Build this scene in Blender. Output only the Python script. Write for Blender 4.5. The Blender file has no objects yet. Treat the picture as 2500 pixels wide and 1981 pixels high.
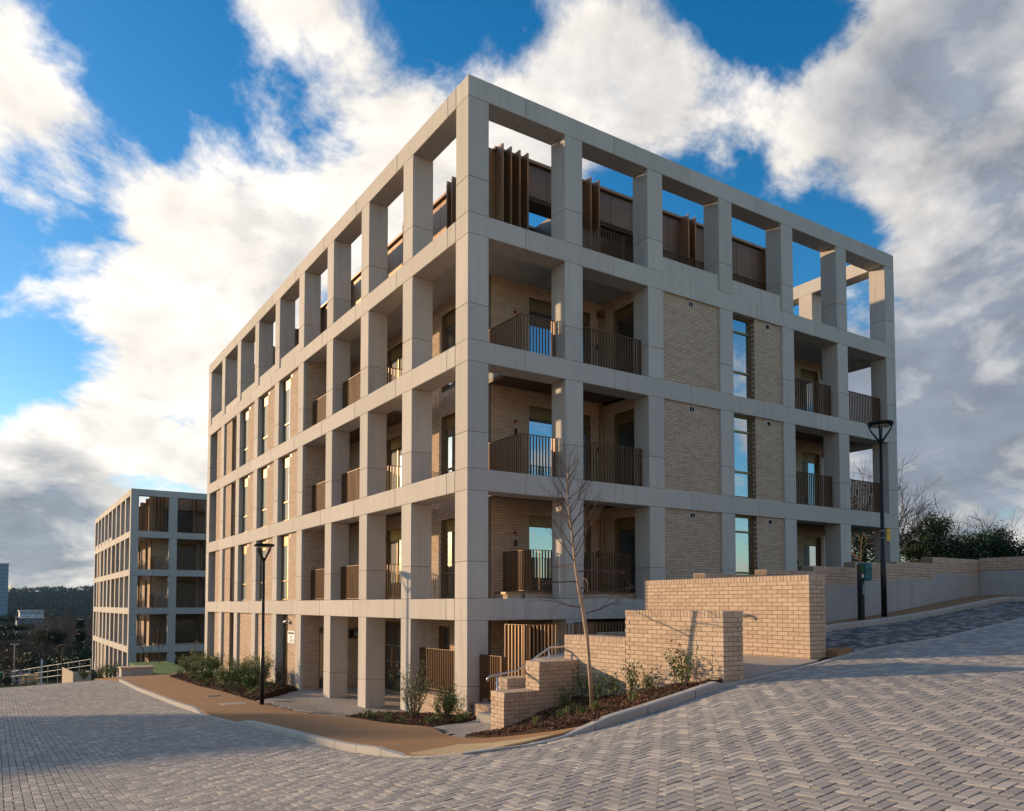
import bpy, math, random
import numpy as np
from mathutils import Vector, Matrix
from mathutils.geometry import delaunay_2d_cdt
R = math.radians
random.seed(7); rng = np.random.default_rng(7)
scene = bpy.context.scene
COL = scene.collection

# ------------------------------------------------------------------ camera
cd = bpy.data.cameras.new('camera'); cam = bpy.data.objects.new('camera', cd); COL.objects.link(cam)
cd.sensor_fit = 'HORIZONTAL'; cd.sensor_width = 36.0
cd.lens = 1913.08 / 2500 * 36.0
cd.shift_y = (1393.37 - 990.5) / 2500
cd.clip_start = 0.1; cd.clip_end = 20000
YAW, PITCH = 0.58116, 0.043057
CAM = Vector((-8.9293, -15.4421, 2.8690))
Fw = Vector((math.sin(YAW) * math.cos(PITCH), math.cos(YAW) * math.cos(PITCH), math.sin(PITCH)))
Rt = Vector((math.cos(YAW), -math.sin(YAW), 0)); Up = Rt.cross(Fw)
cam.matrix_world = Matrix.Translation(CAM) @ Matrix((Rt, Up, -Fw)).transposed().to_4x4()
scene.camera = cam

def ray(px, py):
    """world direction seen at a photo pixel (used only to read positions while laying out)"""
    return (Fw + Rt * ((px - 1250) / 1913.08) + Up * ((1393.37 - py) / 1913.08))

# ------------------------------------------------------------------ light and sky
SUN_EL = R(11.2); SUN_AZ = R(33.9)          # towards -X +Y
S = Vector((-math.sin(SUN_AZ) * math.cos(SUN_EL), math.cos(SUN_AZ) * math.cos(SUN_EL), math.sin(SUN_EL)))
sl = bpy.data.lights.new('sun', 'SUN'); sl.energy = 4.1; sl.angle = R(0.9); sl.color = (1.0, 0.70, 0.42)
so = bpy.data.objects.new('sun', sl); COL.objects.link(so)
so.rotation_euler = S.to_track_quat('Z', 'Y').to_euler(); so.location = (-40, 60, 30)

world = bpy.data.worlds.new('World'); scene.world = world; world.use_nodes = True
nt = world.node_tree; nt.nodes.clear()
def N(t, **kw):
    n = nt.nodes.new(t)
    for k, v in kw.items(): setattr(n, k, v)
    return n
def wl(a, b): nt.links.new(a, b)
def wmath(op, a, b=None, c=None, clamp=False):
    n = N('ShaderNodeMath', operation=op); n.use_clamp = clamp
    for i, v in enumerate((a, b, c)):
        if v is None: continue
        if isinstance(v, (int, float)): n.inputs[i].default_value = v
        else: wl(v, n.inputs[i])
    return n.outputs[0]
def wmix(f, a, b):
    n = N('ShaderNodeMix', data_type='RGBA')
    for i, v in ((0, f), (6, a), (7, b)):
        if isinstance(v, (int, float)): n.inputs[i].default_value = v
        elif isinstance(v, tuple): n.inputs[i].default_value = (*v, 1)
        else: wl(v, n.inputs[i])
    return n.outputs[2]
out = N('ShaderNodeOutputWorld'); bg = N('ShaderNodeBackground'); wl(bg.outputs[0], out.inputs[0])
bg.inputs['Strength'].default_value = 0.135
sky = N('ShaderNodeTexSky', sky_type='NISHITA'); sky.sun_disc = False
sky.sun_elevation = SUN_EL; sky.sun_rotation = -SUN_AZ; sky.air_density = 1.0; sky.dust_density = 0.4; sky.ozone_density = 2.5
hs = N('ShaderNodeHueSaturation'); hs.inputs['Saturation'].default_value = 1.38; hs.inputs['Value'].default_value = 1.08
wl(sky.outputs[0], hs.inputs['Color'])
tc = N('ShaderNodeTexCoord'); D = tc.outputs['Generated']
sep = N('ShaderNodeSeparateXYZ'); wl(D, sep.inputs[0])
# cloud layer: plane-like projection so that clouds get smaller and flatter towards the horizon
den = wmath('ADD', wmath('MAXIMUM', sep.outputs[2], 0.0), 0.40)
cx = wmath('DIVIDE', sep.outputs[0], den); cy = wmath('DIVIDE', sep.outputs[1], den)
cmb = N('ShaderNodeCombineXYZ'); wl(cx, cmb.inputs[0]); wl(cy, cmb.inputs[1])
def cloud_noise(off, scale, detail, rough=.56, dist=.25):
    m = N('ShaderNodeMapping'); m.inputs['Location'].default_value = off
    wl(cmb.outputs[0], m.inputs['Vector'])
    n = N('ShaderNodeTexNoise'); n.inputs['Scale'].default_value = scale; n.inputs['Detail'].default_value = detail
    n.inputs['Roughness'].default_value = rough; n.inputs['Distortion'].default_value = dist
    wl(m.outputs[0], n.inputs['Vector']); return n.outputs[0]
n1 = cloud_noise((3.1, 1.7, 0.0), 3.4, 10.0, .60)
n2 = cloud_noise((3.1 - 0.035, 1.7 + 0.05, 0.0), 3.4, 5.0, .55)       # the same field, a step towards the sun
n3 = cloud_noise((7.3, 4.1, 0.0), 7.0, 6.0, .6)                       # billows inside the cloud
# banks and gaps of the cloud field (photo pixel for the direction, amplitude, sharpness)
cov = None
BANK = [((880, 60), .26, 120), ((700, 120), .20, 110), ((560, 260), .22, 90), ((760, 380), .26, 70), ((480, 520), .24, 70), ((160, 560), .20, 90), ((300, 760), .20, 70), ((640, 760), .26, 45),
        ((60, 120), .22, 160), ((60, 330), .16, 150), ((100, 1240), .34, 160), ((120, 1360), .30, 260), ((420, 1090), .24, 200), ((300, 1010), .10, 200), ((40, 1190), .22, 160), ((170, 1280), .22, 200), ((190, 1400), .20, 250),
        ((320, 200), -.62, 110), ((450, 50), -.30, 140), ((210, 320), -.40, 160), ((775, 250), -.5, 320), ((730, 370), -.40, 400), ((60, 180), .25, 200), ((940, 330), -.05, 300), ((130, 900), -.30, 100), ((60, 1010), -.24, 130), ((300, 980), -.10, 150),
        ((1060, 70), -.42, 220), ((1150, 130), -.10, 200), ((900, 280), .12, 160), ((1000, 200), .14, 160), ((1400, 170), .28, 110), ((1290, 240), .18, 150), ((1560, 260), .26, 110), ((1640, 130), .18, 160),
        ((1880, 10), -1.1, 170), ((1250, 30), -.36, 240), ((1480, 30), -.05, 260), ((1780, 500), -.42, 120), ((1980, 590), -.46, 120), ((2160, 640), -.40, 150), ((1650, 20), -.05, 200), ((1330, 330), .10, 160), ((1750, 260), .20, 120), ((1500, 420), -.20, 150), ((1950, 250), .34, 60), ((2200, 130), .34, 50), ((2350, 420), .34, 60), ((2250, 850), .34, 70), ((2330, 1080), .26, 90),
        ((2150, 620), -.14, 140), ((2300, 560), .02, 100), ((2380, 760), .26, 50), ((2300, 1000), .20, 60), ((2450, 1190), .18, 80), ((2360, 1280), -.20, 300), ((2250, 1200), -.06, 120)]
for (px, py), amp, k in BANK:
    d = ray(px, py).normalized()
    dn = N('ShaderNodeVectorMath', operation='DOT_PRODUCT'); wl(D, dn.inputs[0]); dn.inputs[1].default_value = d
    e = wmath('MULTIPLY', wmath('EXPONENT', wmath('MULTIPLY', wmath('SUBTRACT', dn.outputs['Value'], 1.0), k)), amp)
    cov = e if cov is None else wmath('ADD', cov, e)
dens = wmath('ADD', wmath('MULTIPLY_ADD', n3, 0.16, -0.08), wmath('ADD', wmath('MULTIPLY_ADD', n1, 1.55, -0.275), wmath("MULTIPLY", cov, 0.62)))
mr = N('ShaderNodeMapRange', interpolation_type='SMOOTHSTEP'); wl(dens, mr.inputs[0])
mr.inputs[1].default_value = 0.50; mr.inputs[2].default_value = 0.72
shade = wmath('MULTIPLY_ADD', wmath('SUBTRACT', n1, n2), 2.6, 0.5, clamp=True)
sd = N('ShaderNodeVectorMath', operation='DOT_PRODUCT'); wl(D, sd.inputs[0]); sd.inputs[1].default_value = S
sunw = wmath('MAXIMUM', wmath('MULTIPLY_ADD', sd.outputs['Value'], 0.95, 0.34, clamp=True), wmath('MULTIPLY_ADD', sd.outputs['Value'], -1.5, 0.14, clamp=True))   # back-lit side towards the sun, front-lit side opposite
thick = N('ShaderNodeMapRange'); wl(dens, thick.inputs[0]); thick.inputs[1].default_value = 0.56; thick.inputs[2].default_value = 0.90
thick.inputs[3].default_value = 0.10; thick.inputs[4].default_value = -0.16
grey = None                                           # heavy grey bases low over the valley
for (px, py), amp, k in (((40, 1170), .34, 300), ((120, 1290), .50, 260), ((60, 1380), .5, 400), ((2300, 1050), .34, 120), ((2150, 330), .10, 60)):
    dn = N('ShaderNodeVectorMath', operation='DOT_PRODUCT'); wl(D, dn.inputs[0]); dn.inputs[1].default_value = ray(px, py).normalized()
    e = wmath('MULTIPLY', wmath('EXPONENT', wmath('MULTIPLY', wmath('SUBTRACT', dn.outputs['Value'], 1.0), k)), amp)
    grey = e if grey is None else wmath('ADD', grey, e)
sunw = wmath('SUBTRACT', sunw, grey)
lit = wmath('ADD', wmath('MULTIPLY_ADD', sunw, 1.08, wmath('MULTIPLY_ADD', shade, 0.8, -0.40)), wmath('ADD', wmath('MULTIPLY_ADD', n1, 1.1, -0.50), thick.outputs[0]), clamp=True)
ccol0 = wmix(lit, (1.6, 1.78, 2.12), (5.9, 5.5, 4.98))
vm = N('ShaderNodeVectorMath', operation='SCALE'); wl(ccol0, vm.inputs[0]); wl(wmath('MULTIPLY_ADD', n3, 1.0, 0.5), vm.inputs['Scale']); ccol = vm.outputs[0]
skyc = wmix(wmath('MULTIPLY', mr.outputs[0], 0.97), hs.outputs[0], ccol)
wl(skyc, bg.inputs['Color'])
try:
    world.cycles.sampling_method = 'MANUAL'; world.cycles.sample_map_resolution = 512
except Exception: pass

vs = scene.view_settings; vs.view_transform = 'Standard'; vs.look = 'None'; vs.gamma = 1.0; vs.use_curve_mapping = False
vs.exposure = 0.5
scene.cycles.use_denoising = True
scene.cycles.max_bounces = 5; scene.cycles.diffuse_bounces = 3; scene.cycles.glossy_bounces = 3; scene.cycles.transparent_max_bounces = 8
scene.cycles.sample_clamp_indirect = 6.0

# ------------------------------------------------------------------ materials
M = {}
def mat(name, col, rough=0.8, metal=0.0, spec=0.3, var=0.0, noise=None, bump=None, ramp=None, coat=0.0, streak=None, stain=None):
    """procedural material: base colour, per-piece variation (var), blotchy noise (scale, amount, colour2), bump (scale, strength)"""
    m = bpy.data.materials.new(name); m.use_nodes = True; t = m.node_tree; b = t.nodes['Principled BSDF']
    b.inputs['Roughness'].default_value = rough; b.inputs['Metallic'].default_value = metal
    b.inputs['Specular IOR Level'].default_value = spec; b.inputs['Coat Weight'].default_value = coat
    L = t.links.new
    cur = None
    if var or ramp:
        g = t.nodes.new('ShaderNodeNewGeometry'); oi = t.nodes.new('ShaderNodeObjectInfo')
        ad = t.nodes.new('ShaderNodeMath'); ad.operation = 'ADD'; L(g.outputs['Random Per Island'], ad.inputs[0]); L(oi.outputs['Random'], ad.inputs[1])
        fr = t.nodes.new('ShaderNodeMath'); fr.operation = 'FRACT'; L(ad.outputs[0], fr.inputs[0])
        cr = t.nodes.new('ShaderNodeValToRGB'); e = cr.color_ramp.elements
        stops = ramp or [(0, tuple(c * (1 - var) for c in col)), (1, tuple(min(1, c * (1 + var)) for c in col))]
        e[0].position = stops[0][0]; e[0].color = (*stops[0][1], 1); e[1].position = stops[-1][0]; e[1].color = (*stops[-1][1], 1)
        for p, c in stops[1:-1]: n = e.new(p); n.color = (*c, 1)
        L(fr.outputs[0], cr.inputs[0]); cur = cr.outputs[0]
    tcn = t.nodes.new('ShaderNodeTexCoord'); geo = t.nodes.new('ShaderNodeNewGeometry')
    if noise:
        for sc_, am, c2 in noise if isinstance(noise, list) else [noise]:
            nn = t.nodes.new('ShaderNodeTexNoise'); nn.inputs['Scale'].default_value = sc_; nn.inputs['Detail'].default_value = 6
            nn.inputs['Roughness'].default_value = 0.65; L(geo.outputs['Position'], nn.inputs['Vector'])
            rm = t.nodes.new('ShaderNodeMapRange'); rm.inputs[1].default_value = 0.35; rm.inputs[2].default_value = 0.7; rm.inputs[4].default_value = am
            L(nn.outputs[0], rm.inputs[0])
            mx = t.nodes.new('ShaderNodeMix'); mx.data_type = 'RGBA'; L(rm.outputs[0], mx.inputs[0])
            if cur is None: mx.inputs[6].default_value = (*col, 1)
            else: L(cur, mx.inputs[6])
            mx.inputs[7].default_value = (*c2, 1); cur = mx.outputs[2]
    if streak:
        mp = t.nodes.new('ShaderNodeMapping'); mp.inputs['Scale'].default_value = (streak[0], streak[0], streak[0] * .07); L(geo.outputs['Position'], mp.inputs['Vector'])
        nn = t.nodes.new('ShaderNodeTexNoise'); nn.inputs['Scale'].default_value = 1; nn.inputs['Detail'].default_value = 5; L(mp.outputs[0], nn.inputs['Vector'])
        rm = t.nodes.new('ShaderNodeMapRange'); rm.inputs[1].default_value = .5; rm.inputs[2].default_value = .75; rm.inputs[4].default_value = streak[1]; L(nn.outputs[0], rm.inputs[0])
        mx = t.nodes.new('ShaderNodeMix'); mx.data_type = 'RGBA'; L(rm.outputs[0], mx.inputs[0]); L(cur, mx.inputs[6]); mx.inputs[7].default_value = (*streak[2], 1); cur = mx.outputs[2]
    if stain:
        nn = t.nodes.new('ShaderNodeTexNoise'); nn.inputs['Scale'].default_value = stain[0]; nn.inputs['Detail'].default_value = 7; nn.inputs['Roughness'].default_value = .7; L(geo.outputs['Position'], nn.inputs['Vector'])
        rm = t.nodes.new('ShaderNodeMapRange'); rm.inputs[1].default_value = .60; rm.inputs[2].default_value = .70; rm.inputs[4].default_value = stain[1]; L(nn.outputs[0], rm.inputs[0])
        mx = t.nodes.new('ShaderNodeMix'); mx.data_type = 'RGBA'; L(rm.outputs[0], mx.inputs[0]); L(cur, mx.inputs[6]); mx.inputs[7].default_value = (*stain[2], 1); cur = mx.outputs[2]
    if cur is None: b.inputs['Base Color'].default_value = (*col, 1)
    else: L(cur, b.inputs['Base Color'])
    if bump:
        nn = t.nodes.new('ShaderNodeTexNoise'); nn.inputs['Scale'].default_value = bump[0]; nn.inputs['Detail'].default_value = 5
        L(geo.outputs['Position'], nn.inputs['Vector'])
        bp = t.nodes.new('ShaderNodeBump'); bp.inputs['Strength'].default_value = bump[1]; bp.inputs['Distance'].default_value = 0.02
        L(nn.outputs[0], bp.inputs['Height']); L(bp.outputs[0], b.inputs['Normal'])
    M[name] = m; return m

mat('concrete', (.52, .475, .42), .85, var=.09, noise=[(.7, .55, (.445, .41, .365)), (9, .25, (.58, .535, .48))], bump=(60, .12), streak=(5, .55, (.37, .345, .315)))
mat('concrete_cast', (.40, .39, .375), .8, noise=[(.8, .7, (.30, .30, .30)), (7, .4, (.46, .45, .43))], bump=(30, .2), streak=(4, .4, (.27, .27, .27)))
mat('mortar', (.215, .165, .12), .95, bump=(90, .3))
BR = [(0, (.44, .31, .215)), (.25, (.53, .385, .275)), (.5, (.58, .435, .32)), (.75, (.52, .40, .28)), (1, (.47, .34, .25))]
mat('brick', (.5, .37, .26), .9, ramp=BR, noise=(14, .35, (.60, .47, .35)), bump=(45, .45))
mat('bronze', (.25, .15, .078), .42, metal=.45, spec=.5, var=.10, noise=(3, .3, (.19, .115, .06)))
mat('bronze_rail', (.17, .09, .042), .5, metal=.25, spec=.4, var=.12)
mat('bronze_dark', (.135, .108, .09), .45, metal=.4, var=.10)
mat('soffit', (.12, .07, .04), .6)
mat('frame_metal', (.22, .15, .07), .4, metal=.45)
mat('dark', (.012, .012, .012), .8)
mat('black_metal', (.012, .012, .013), .38, metal=.3, spec=.5)
mat('steel', (.55, .54, .52), .22, metal=1.0)
mat('galv', (.42, .43, .44), .45, metal=.8)
mat('white_paint', (.75, .75, .73), .6)
mat('red_paint', (.35, .03, .02), .5)
mat('yellow_paint', (.75, .45, .02), .5)
mat('green_paint', (.012, .13, .03), .5)
mat('teal', (.01, .10, .11), .35)
mat('resin', (.30, .165, .075), .95, noise=[(.6, .45, (.235, .13, .06)), (160, .5, (.40, .25, .14))], bump=(260, .35), stain=(.9, .3, (.17, .10, .055)))
mat('joint_sand', (.045, .038, .032), 1.0)
PV = [(0, (.265, .248, .228)), (.3, (.305, .284, .26)), (.55, (.335, .31, .283)), (.76, (.345, .318, .288)), (.785, (.47, .425, .365)), (.9, (.53, .48, .41)), (1, (.49, .435, .37))]
mat('paver', (.2, .2, .2), .88, ramp=PV, noise=[(.35, .30, (.25, .235, .225)), (150, .45, (.40, .37, .345))], bump=(300, .25), stain=(.55, .45, (.13, .125, .12)))
PD = [(0, (.045, .046, .052)), (.45, (.07, .07, .078)), (.62, (.10, .10, .105)), (.66, (.24, .24, .235)), (1, (.30, .29, .28))]
mat('paver_dark', (.1, .1, .1), .6, ramp=PD, noise=(150, .4, (.15, .15, .15)), bump=(300, .3))
mat('flag', (.36, .32, .275), .9, var=.12, noise=[(1.2, .4, (.30, .265, .23)), (140, .4, (.43, .39, .34))], bump=(200, .25))
mat('kerb', (.42, .39, .35), .9, var=.08, noise=[(3, .5, (.33, .31, .28)), (120, .4, (.50, .47, .43))], bump=(150, .3))
mat('tactile', (.62, .46, .25), .9, var=.06, noise=(40, .4, (.54, .40, .22)), bump=(150, .2))
mat('soil', (.045, .026, .016), 1.0, noise=(12, .6, (.075, .043, .026)), bump=(35, 1.0))
mat('bark_chip', (.11, .055, .028), .95, ramp=[(0, (.05, .024, .013)), (.5, (.12, .058, .030)), (.85, (.19, .095, .05)), (1, (.27, .15, .085))])
mat('bark', (.10, .075, .055), .95, noise=(9, .6, (.055, .043, .035)), bump=(30, .6))
mat('birch', (.58, .42, .28), .7, noise=[(14, .5, (.36, .22, .12)), (45, .35, (.12, .07, .045))], bump=(40, .4))
mat('twig', (.125, .085, .064), .9)
mat('leaf', (.07, .105, .028), .55, ramp=[(0, (.045, .085, .016)), (.6, (.10, .16, .036)), (1, (.18, .23, .065))])
mat('leaf_pale', (.16, .18, .07), .55, ramp=[(0, (.08, .115, .026)), (.45, (.18, .21, .065)), (.75, (.32, .32, .13)), (1, (.46, .45, .24))])
mat('leaf_dark', (.02, .045, .012), .5, ramp=[(0, (.008, .02, .006)), (.6, (.02, .045, .012)), (1, (.04, .075, .02))])
mat('leaf_bronze', (.10, .06, .025), .6, ramp=[(0, (.05, .035, .012)), (.6, (.11, .07, .03)), (1, (.16, .12, .05))])
mat('grass', (.06, .14, .02), .9, noise=(20, .6, (.10, .19, .03)))
mat('field', (.036, .040, .022), 1.0, spec=0.0, noise=[(.02, .6, (.026, .03, .018)), (.3, .5, (.05, .05, .03))])
mat('far_twigs', (.06, .045, .035), 1.0, spec=0.0, ramp=[(0, (.028, .034, .024)), (.4, (.048, .046, .036)), (.7, (.085, .066, .052)), (1, (.12, .094, .072))])
mat('wood_hill', (.020, .026, .024), 1.0, spec=0.0, noise=[(.008, .7, (.030, .028, .023)), (.05, .85, (.010, .014, .013))], bump=(.06, 1.0))
mat('pallet_wood', (.62, .42, .17), .85, var=.15)
mat('far_white', (.62, .64, .66), .7); mat('far_blue', (.16, .21, .29), .6); mat('far_glass', (.10, .16, .22), .2, spec=.6)
mat('alu', (.25, .28, .31), .5, metal=.3)
mat('lamp_glass', (.55, .52, .42), .3)
mat('stone_pale', (.58, .46, .34), .9, noise=(3, .4, (.42, .35, .27)))
# window glass: dark room behind a clear reflecting pane
def glass(name, tint, f0):
    m = bpy.data.materials.new(name); m.use_nodes = True; t = m.node_tree; t.nodes.clear()
    o = t.nodes.new('ShaderNodeOutputMaterial'); mx = t.nodes.new('ShaderNodeMixShader'); L = t.links.new
    p = t.nodes.new('ShaderNodeBsdfPrincipled'); p.inputs['Base Color'].default_value = (*tint, 1); p.inputs['Roughness'].default_value = .6
    gl = t.nodes.new('ShaderNodeBsdfGlossy'); gl.inputs['Roughness'].default_value = .015; gl.inputs['Color'].default_value = (.88, .95, 1, 1)
    lw = t.nodes.new('ShaderNodeLayerWeight'); lw.inputs['Blend'].default_value = .35
    mr_ = t.nodes.new('ShaderNodeMapRange'); mr_.inputs[3].default_value = f0; mr_.inputs[4].default_value = .95; L(lw.outputs['Fresnel'], mr_.inputs[0])
    nz = t.nodes.new('ShaderNodeTexNoise'); nz.inputs['Scale'].default_value = .9; ge = t.nodes.new('ShaderNodeNewGeometry'); L(ge.outputs['Position'], nz.inputs['Vector'])
    bp = t.nodes.new('ShaderNodeBump'); bp.inputs['Strength'].default_value = .03; bp.inputs['Distance'].default_value = .05; L(nz.outputs[0], bp.inputs['Height']); L(bp.outputs[0], gl.inputs['Normal'])
    L(mr_.outputs[0], mx.inputs[0]); L(p.outputs[0], mx.inputs[1]); L(gl.outputs[0], mx.inputs[2]); L(mx.outputs[0], o.inputs[0]); M[name] = m
glass('glass', (.022, .03, .032), .34)
glass('glass_green', (.13, .17, .155), .30)
glass('glass_dim', (.012, .013, .013), .12)
def emit(name, col, s):
    m = bpy.data.materials.new(name); m.use_nodes = True; b = m.node_tree.nodes['Principled BSDF']
    b.inputs['Emission Color'].default_value = (*col, 1); b.inputs['Emission Strength'].default_value = s; M[name] = m
emit('lamp_glow', (1, .55, .2), 6)

# ------------------------------------------------------------------ helpers
class MB:
    """collects boxes, tubes and polygons, built as ONE mesh object"""
    def __init__(s): s.v = []; s.f = []
    def box(s, x0, y0, z0, x1, y1, z1):
        if x0 > x1: x0, x1 = x1, x0
        if y0 > y1: y0, y1 = y1, y0
        n = len(s.v); s.v += [(x0, y0, z0), (x1, y0, z0), (x1, y1, z0), (x0, y1, z0), (x0, y0, z1), (x1, y0, z1), (x1, y1, z1), (x0, y1, z1)]
        s.f += [(n, n+3, n+2, n+1), (n+4, n+5, n+6, n+7), (n, n+1, n+5, n+4), (n+1, n+2, n+6, n+5), (n+2, n+3, n+7, n+6), (n+3, n, n+4, n+7)]; return s
    def poly(s, pts):
        n = len(s.v); s.v += [tuple(p) for p in pts]; s.f.append(tuple(range(n, n + len(pts)))); return s
    def prism(s, pts, d):
        """polygon pts pushed along vector d"""
        n = len(s.v); k = len(pts); d = Vector(d)
        s.v += [tuple(p) for p in pts] + [tuple(Vector(p) + d) for p in pts]
        s.f += [tuple(range(n + k - 1, n - 1, -1)), tuple(range(n + k, n + 2 * k))]
        for i in range(k): j = (i + 1) % k; s.f.append((n + i, n + j, n + k + j, n + k + i))
        return s
    def tube(s, pts, rad, sides=8, cap=True):
        pts = [Vector(p) for p in pts]; rr = rad if isinstance(rad, (list, tuple)) else [rad] * len(pts)
        n0 = len(s.v)
        for i, p in enumerate(pts):
            t = (pts[min(i + 1, len(pts) - 1)] - pts[max(i - 1, 0)]).normalized()
            a = t.cross(Vector((0, 0, 1)));  a = a.normalized() if a.length > 1e-3 else Vector((1, 0, 0))
            b = t.cross(a).normalized()
            for k in range(sides):
                an = 2 * math.pi * k / sides; s.v.append(tuple(p + (a * math.cos(an) + b * math.sin(an)) * rr[i]))
        for i in range(len(pts) - 1):
            for k in range(sides):
                k2 = (k + 1) % sides; o = n0 + i * sides
                s.f.append((o + k, o + k2, o + sides + k2, o + sides + k))
        if cap:
            s.f.append(tuple(range(n0 + sides - 1, n0 - 1, -1))); o = n0 + (len(pts) - 1) * sides; s.f.append(tuple(range(o, o + sides)))
        return s
    def mesh(s, name, m):
        me = bpy.data.meshes.new(name); me.from_pydata(s.v, [], s.f); me.update()
        for mm in (m if isinstance(m, (list, tuple)) else [m]): me.materials.append(M[mm])
        return me
    def build(s, name, m, parent=None, smooth=False, bevel=0):
        return link(name, s.mesh(name, m), parent, smooth=smooth, bevel=bevel)
def link(name, me, parent=None, loc=(0, 0, 0), rot=None, smooth=False, bevel=0):
    o = bpy.data.objects.new(name, me); COL.objects.link(o)
    if smooth: me.polygons.foreach_set('use_smooth', [True] * len(me.polygons))
    if parent is not None:
        o.parent = parent; base = origin(parent); o.location = Vector(loc) - base
    else: o.location = loc
    if rot is not None: o.rotation_euler = rot
    if bevel:
        b = o.modifiers.new('bevel', 'BEVEL'); b.width = bevel; b.segments = 1; b.limit_method = 'ANGLE'
    return o
def origin(o):
    p = Vector(o.location); q = o.parent
    while q is not None: p += Vector(q.location); q = q.parent
    return p
def arr_mesh(name, V, F, m):
    V = np.asarray(V, dtype=np.float32).reshape(-1, 3); F = np.asarray(F, dtype=np.int32)
    k = F.shape[1]; me = bpy.data.meshes.new(name)
    me.vertices.add(len(V)); me.vertices.foreach_set('co', V.ravel())
    me.loops.add(F.size); me.loops.foreach_set('vertex_index', F.ravel())
    me.polygons.add(len(F)); me.polygons.foreach_set('loop_start', np.arange(0, F.size, k, dtype=np.int32))
    me.polygons.foreach_set('use_smooth', np.zeros(len(F), dtype=bool)); me.update(calc_edges=True)
    for mm in (m if isinstance(m, (list, tuple)) else [m]): me.materials.append(M[mm])
    return me
def tag(o, label=None, cat=None, group=None, kind=None):
    if label: o['label'] = label
    if cat: o['category'] = cat
    if group: o['group'] = group
    if kind: o['kind'] = kind
    return o
def thing(name, label, cat, loc=(0, 0, 0), group=None):
    o = bpy.data.objects.new(name, None); COL.objects.link(o); o.location = loc; o.empty_display_size = .3
    return tag(o, label, cat, group)
def boxes_arr(x0, y0, z0, x1, y1, z1):
    """arrays of axis-aligned boxes -> verts, quad faces"""
    a = np.stack([np.stack(c, 1) for c in ((x0, y0, z0), (x1, y0, z0), (x1, y1, z0), (x0, y1, z0), (x0, y0, z1), (x1, y0, z1), (x1, y1, z1), (x0, y1, z1))], 1)
    f = np.array([(0, 3, 2, 1), (4, 5, 6, 7), (0, 1, 5, 4), (1, 2, 6, 5), (2, 3, 7, 6), (3, 0, 4, 7)])
    F = (np.arange(len(a))[:, None, None] * 8 + f[None]).reshape(-1, 4)
    return a.reshape(-1, 3), F

# ------------------------------------------------------------------ lie of the land
CP = np.array([
 (-4.4,-6.4,.91),(-4.4,-4.7,.70),(-4.4,-.94,.44),(-4.4,2.4,.23),(-4.4,6.3,-.01),(-4.4,10,-.17),(-4.4,14.5,-.31),(-4.4,22.6,-.5),(-4.4,26,-.66),(-4.4,32,-1.3),(-4.4,45,-2.5),
 (-4,-7.2,1.07),(-3.2,-7.46,1.15),(-2.1,-7.5,1.30),(-.1,-7.6,1.655),(.3,-7.6,1.71),(1.4,-7.6,1.835),(2.1,-7.6,1.90),(5.66,-7.6,2.21),(12.3,-7.6,2.80),(20,-7.6,3.45),
 (5.66,-5.6,2.36),(12.3,-5.6,2.93),(3,-5.6,2.1),(20,-5,3.5),
 (-1.7,-3.9,.58),(-2.2,-2.5,.54),(-.2,-1.2,.36),(0,.5,.22),(0,4,-.1),(0,6,-.13),(0,9,-.13),(0,11.9,-.13),(2.4,6,-.13),(2.4,11,-.13),(0,18,-.33),(0,24,-.48),(0,27,-.56),(0,32,-1.0),(0,45,-2.4),
 (-2.3,7,-.04),(-2.3,16,-.34),(-2.3,1.4,.26),
 (-8.9,-5,.52),(-8.9,-1.9,.33),(-8.9,5,-.08),(-8.9,12,-.42),(-9,25,-.76),(-9,32,-1.4),(-9,45,-2.6),
 (-8.9,-15.4,1.2),(-4.4,-13,1.5),(0,-14,2.0),(10,-14,2.95),(20,-14,3.7),(-15,-15,.9),(-15,0,0),(-15,25,-1.0),(-15,45,-2.8),(0,-22,2.3),(-10,-24,1.5),(20,-22,4.0)], float)
def _U(r2): return np.where(r2 > 1e-12, r2 * np.log(np.maximum(r2, 1e-12)) * .5, 0)
def _tps():
    P = CP[:, :2] / 10; n = len(P); K = _U(((P[:, None] - P[None]) ** 2).sum(-1)) + np.eye(n) * 2e-3
    Q = np.c_[np.ones(n), P]; A = np.block([[K, Q], [Q.T, np.zeros((3, 3))]])
    return P, np.linalg.solve(A, np.r_[CP[:, 2], 0, 0, 0])
_P, _W = _tps()
def zg(x, y):
    x = np.atleast_1d(np.asarray(x, float)); y = np.atleast_1d(np.asarray(y, float)); x, y = np.broadcast_arrays(x, y); sh = x.shape
    q = np.stack([x.ravel(), y.ravel()], 1) / 10; r = np.empty(len(q))
    for i in range(0, len(q), 20000):
        c = q[i:i + 20000]
        r[i:i + 20000] = _U(((c[:, None] - _P[None]) ** 2).sum(-1)) @ _W[:-3] + _W[-3] + c @ _W[-2:]
    return r.reshape(sh)
def z1(x, y): return float(zg(x, y)[0])

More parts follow.
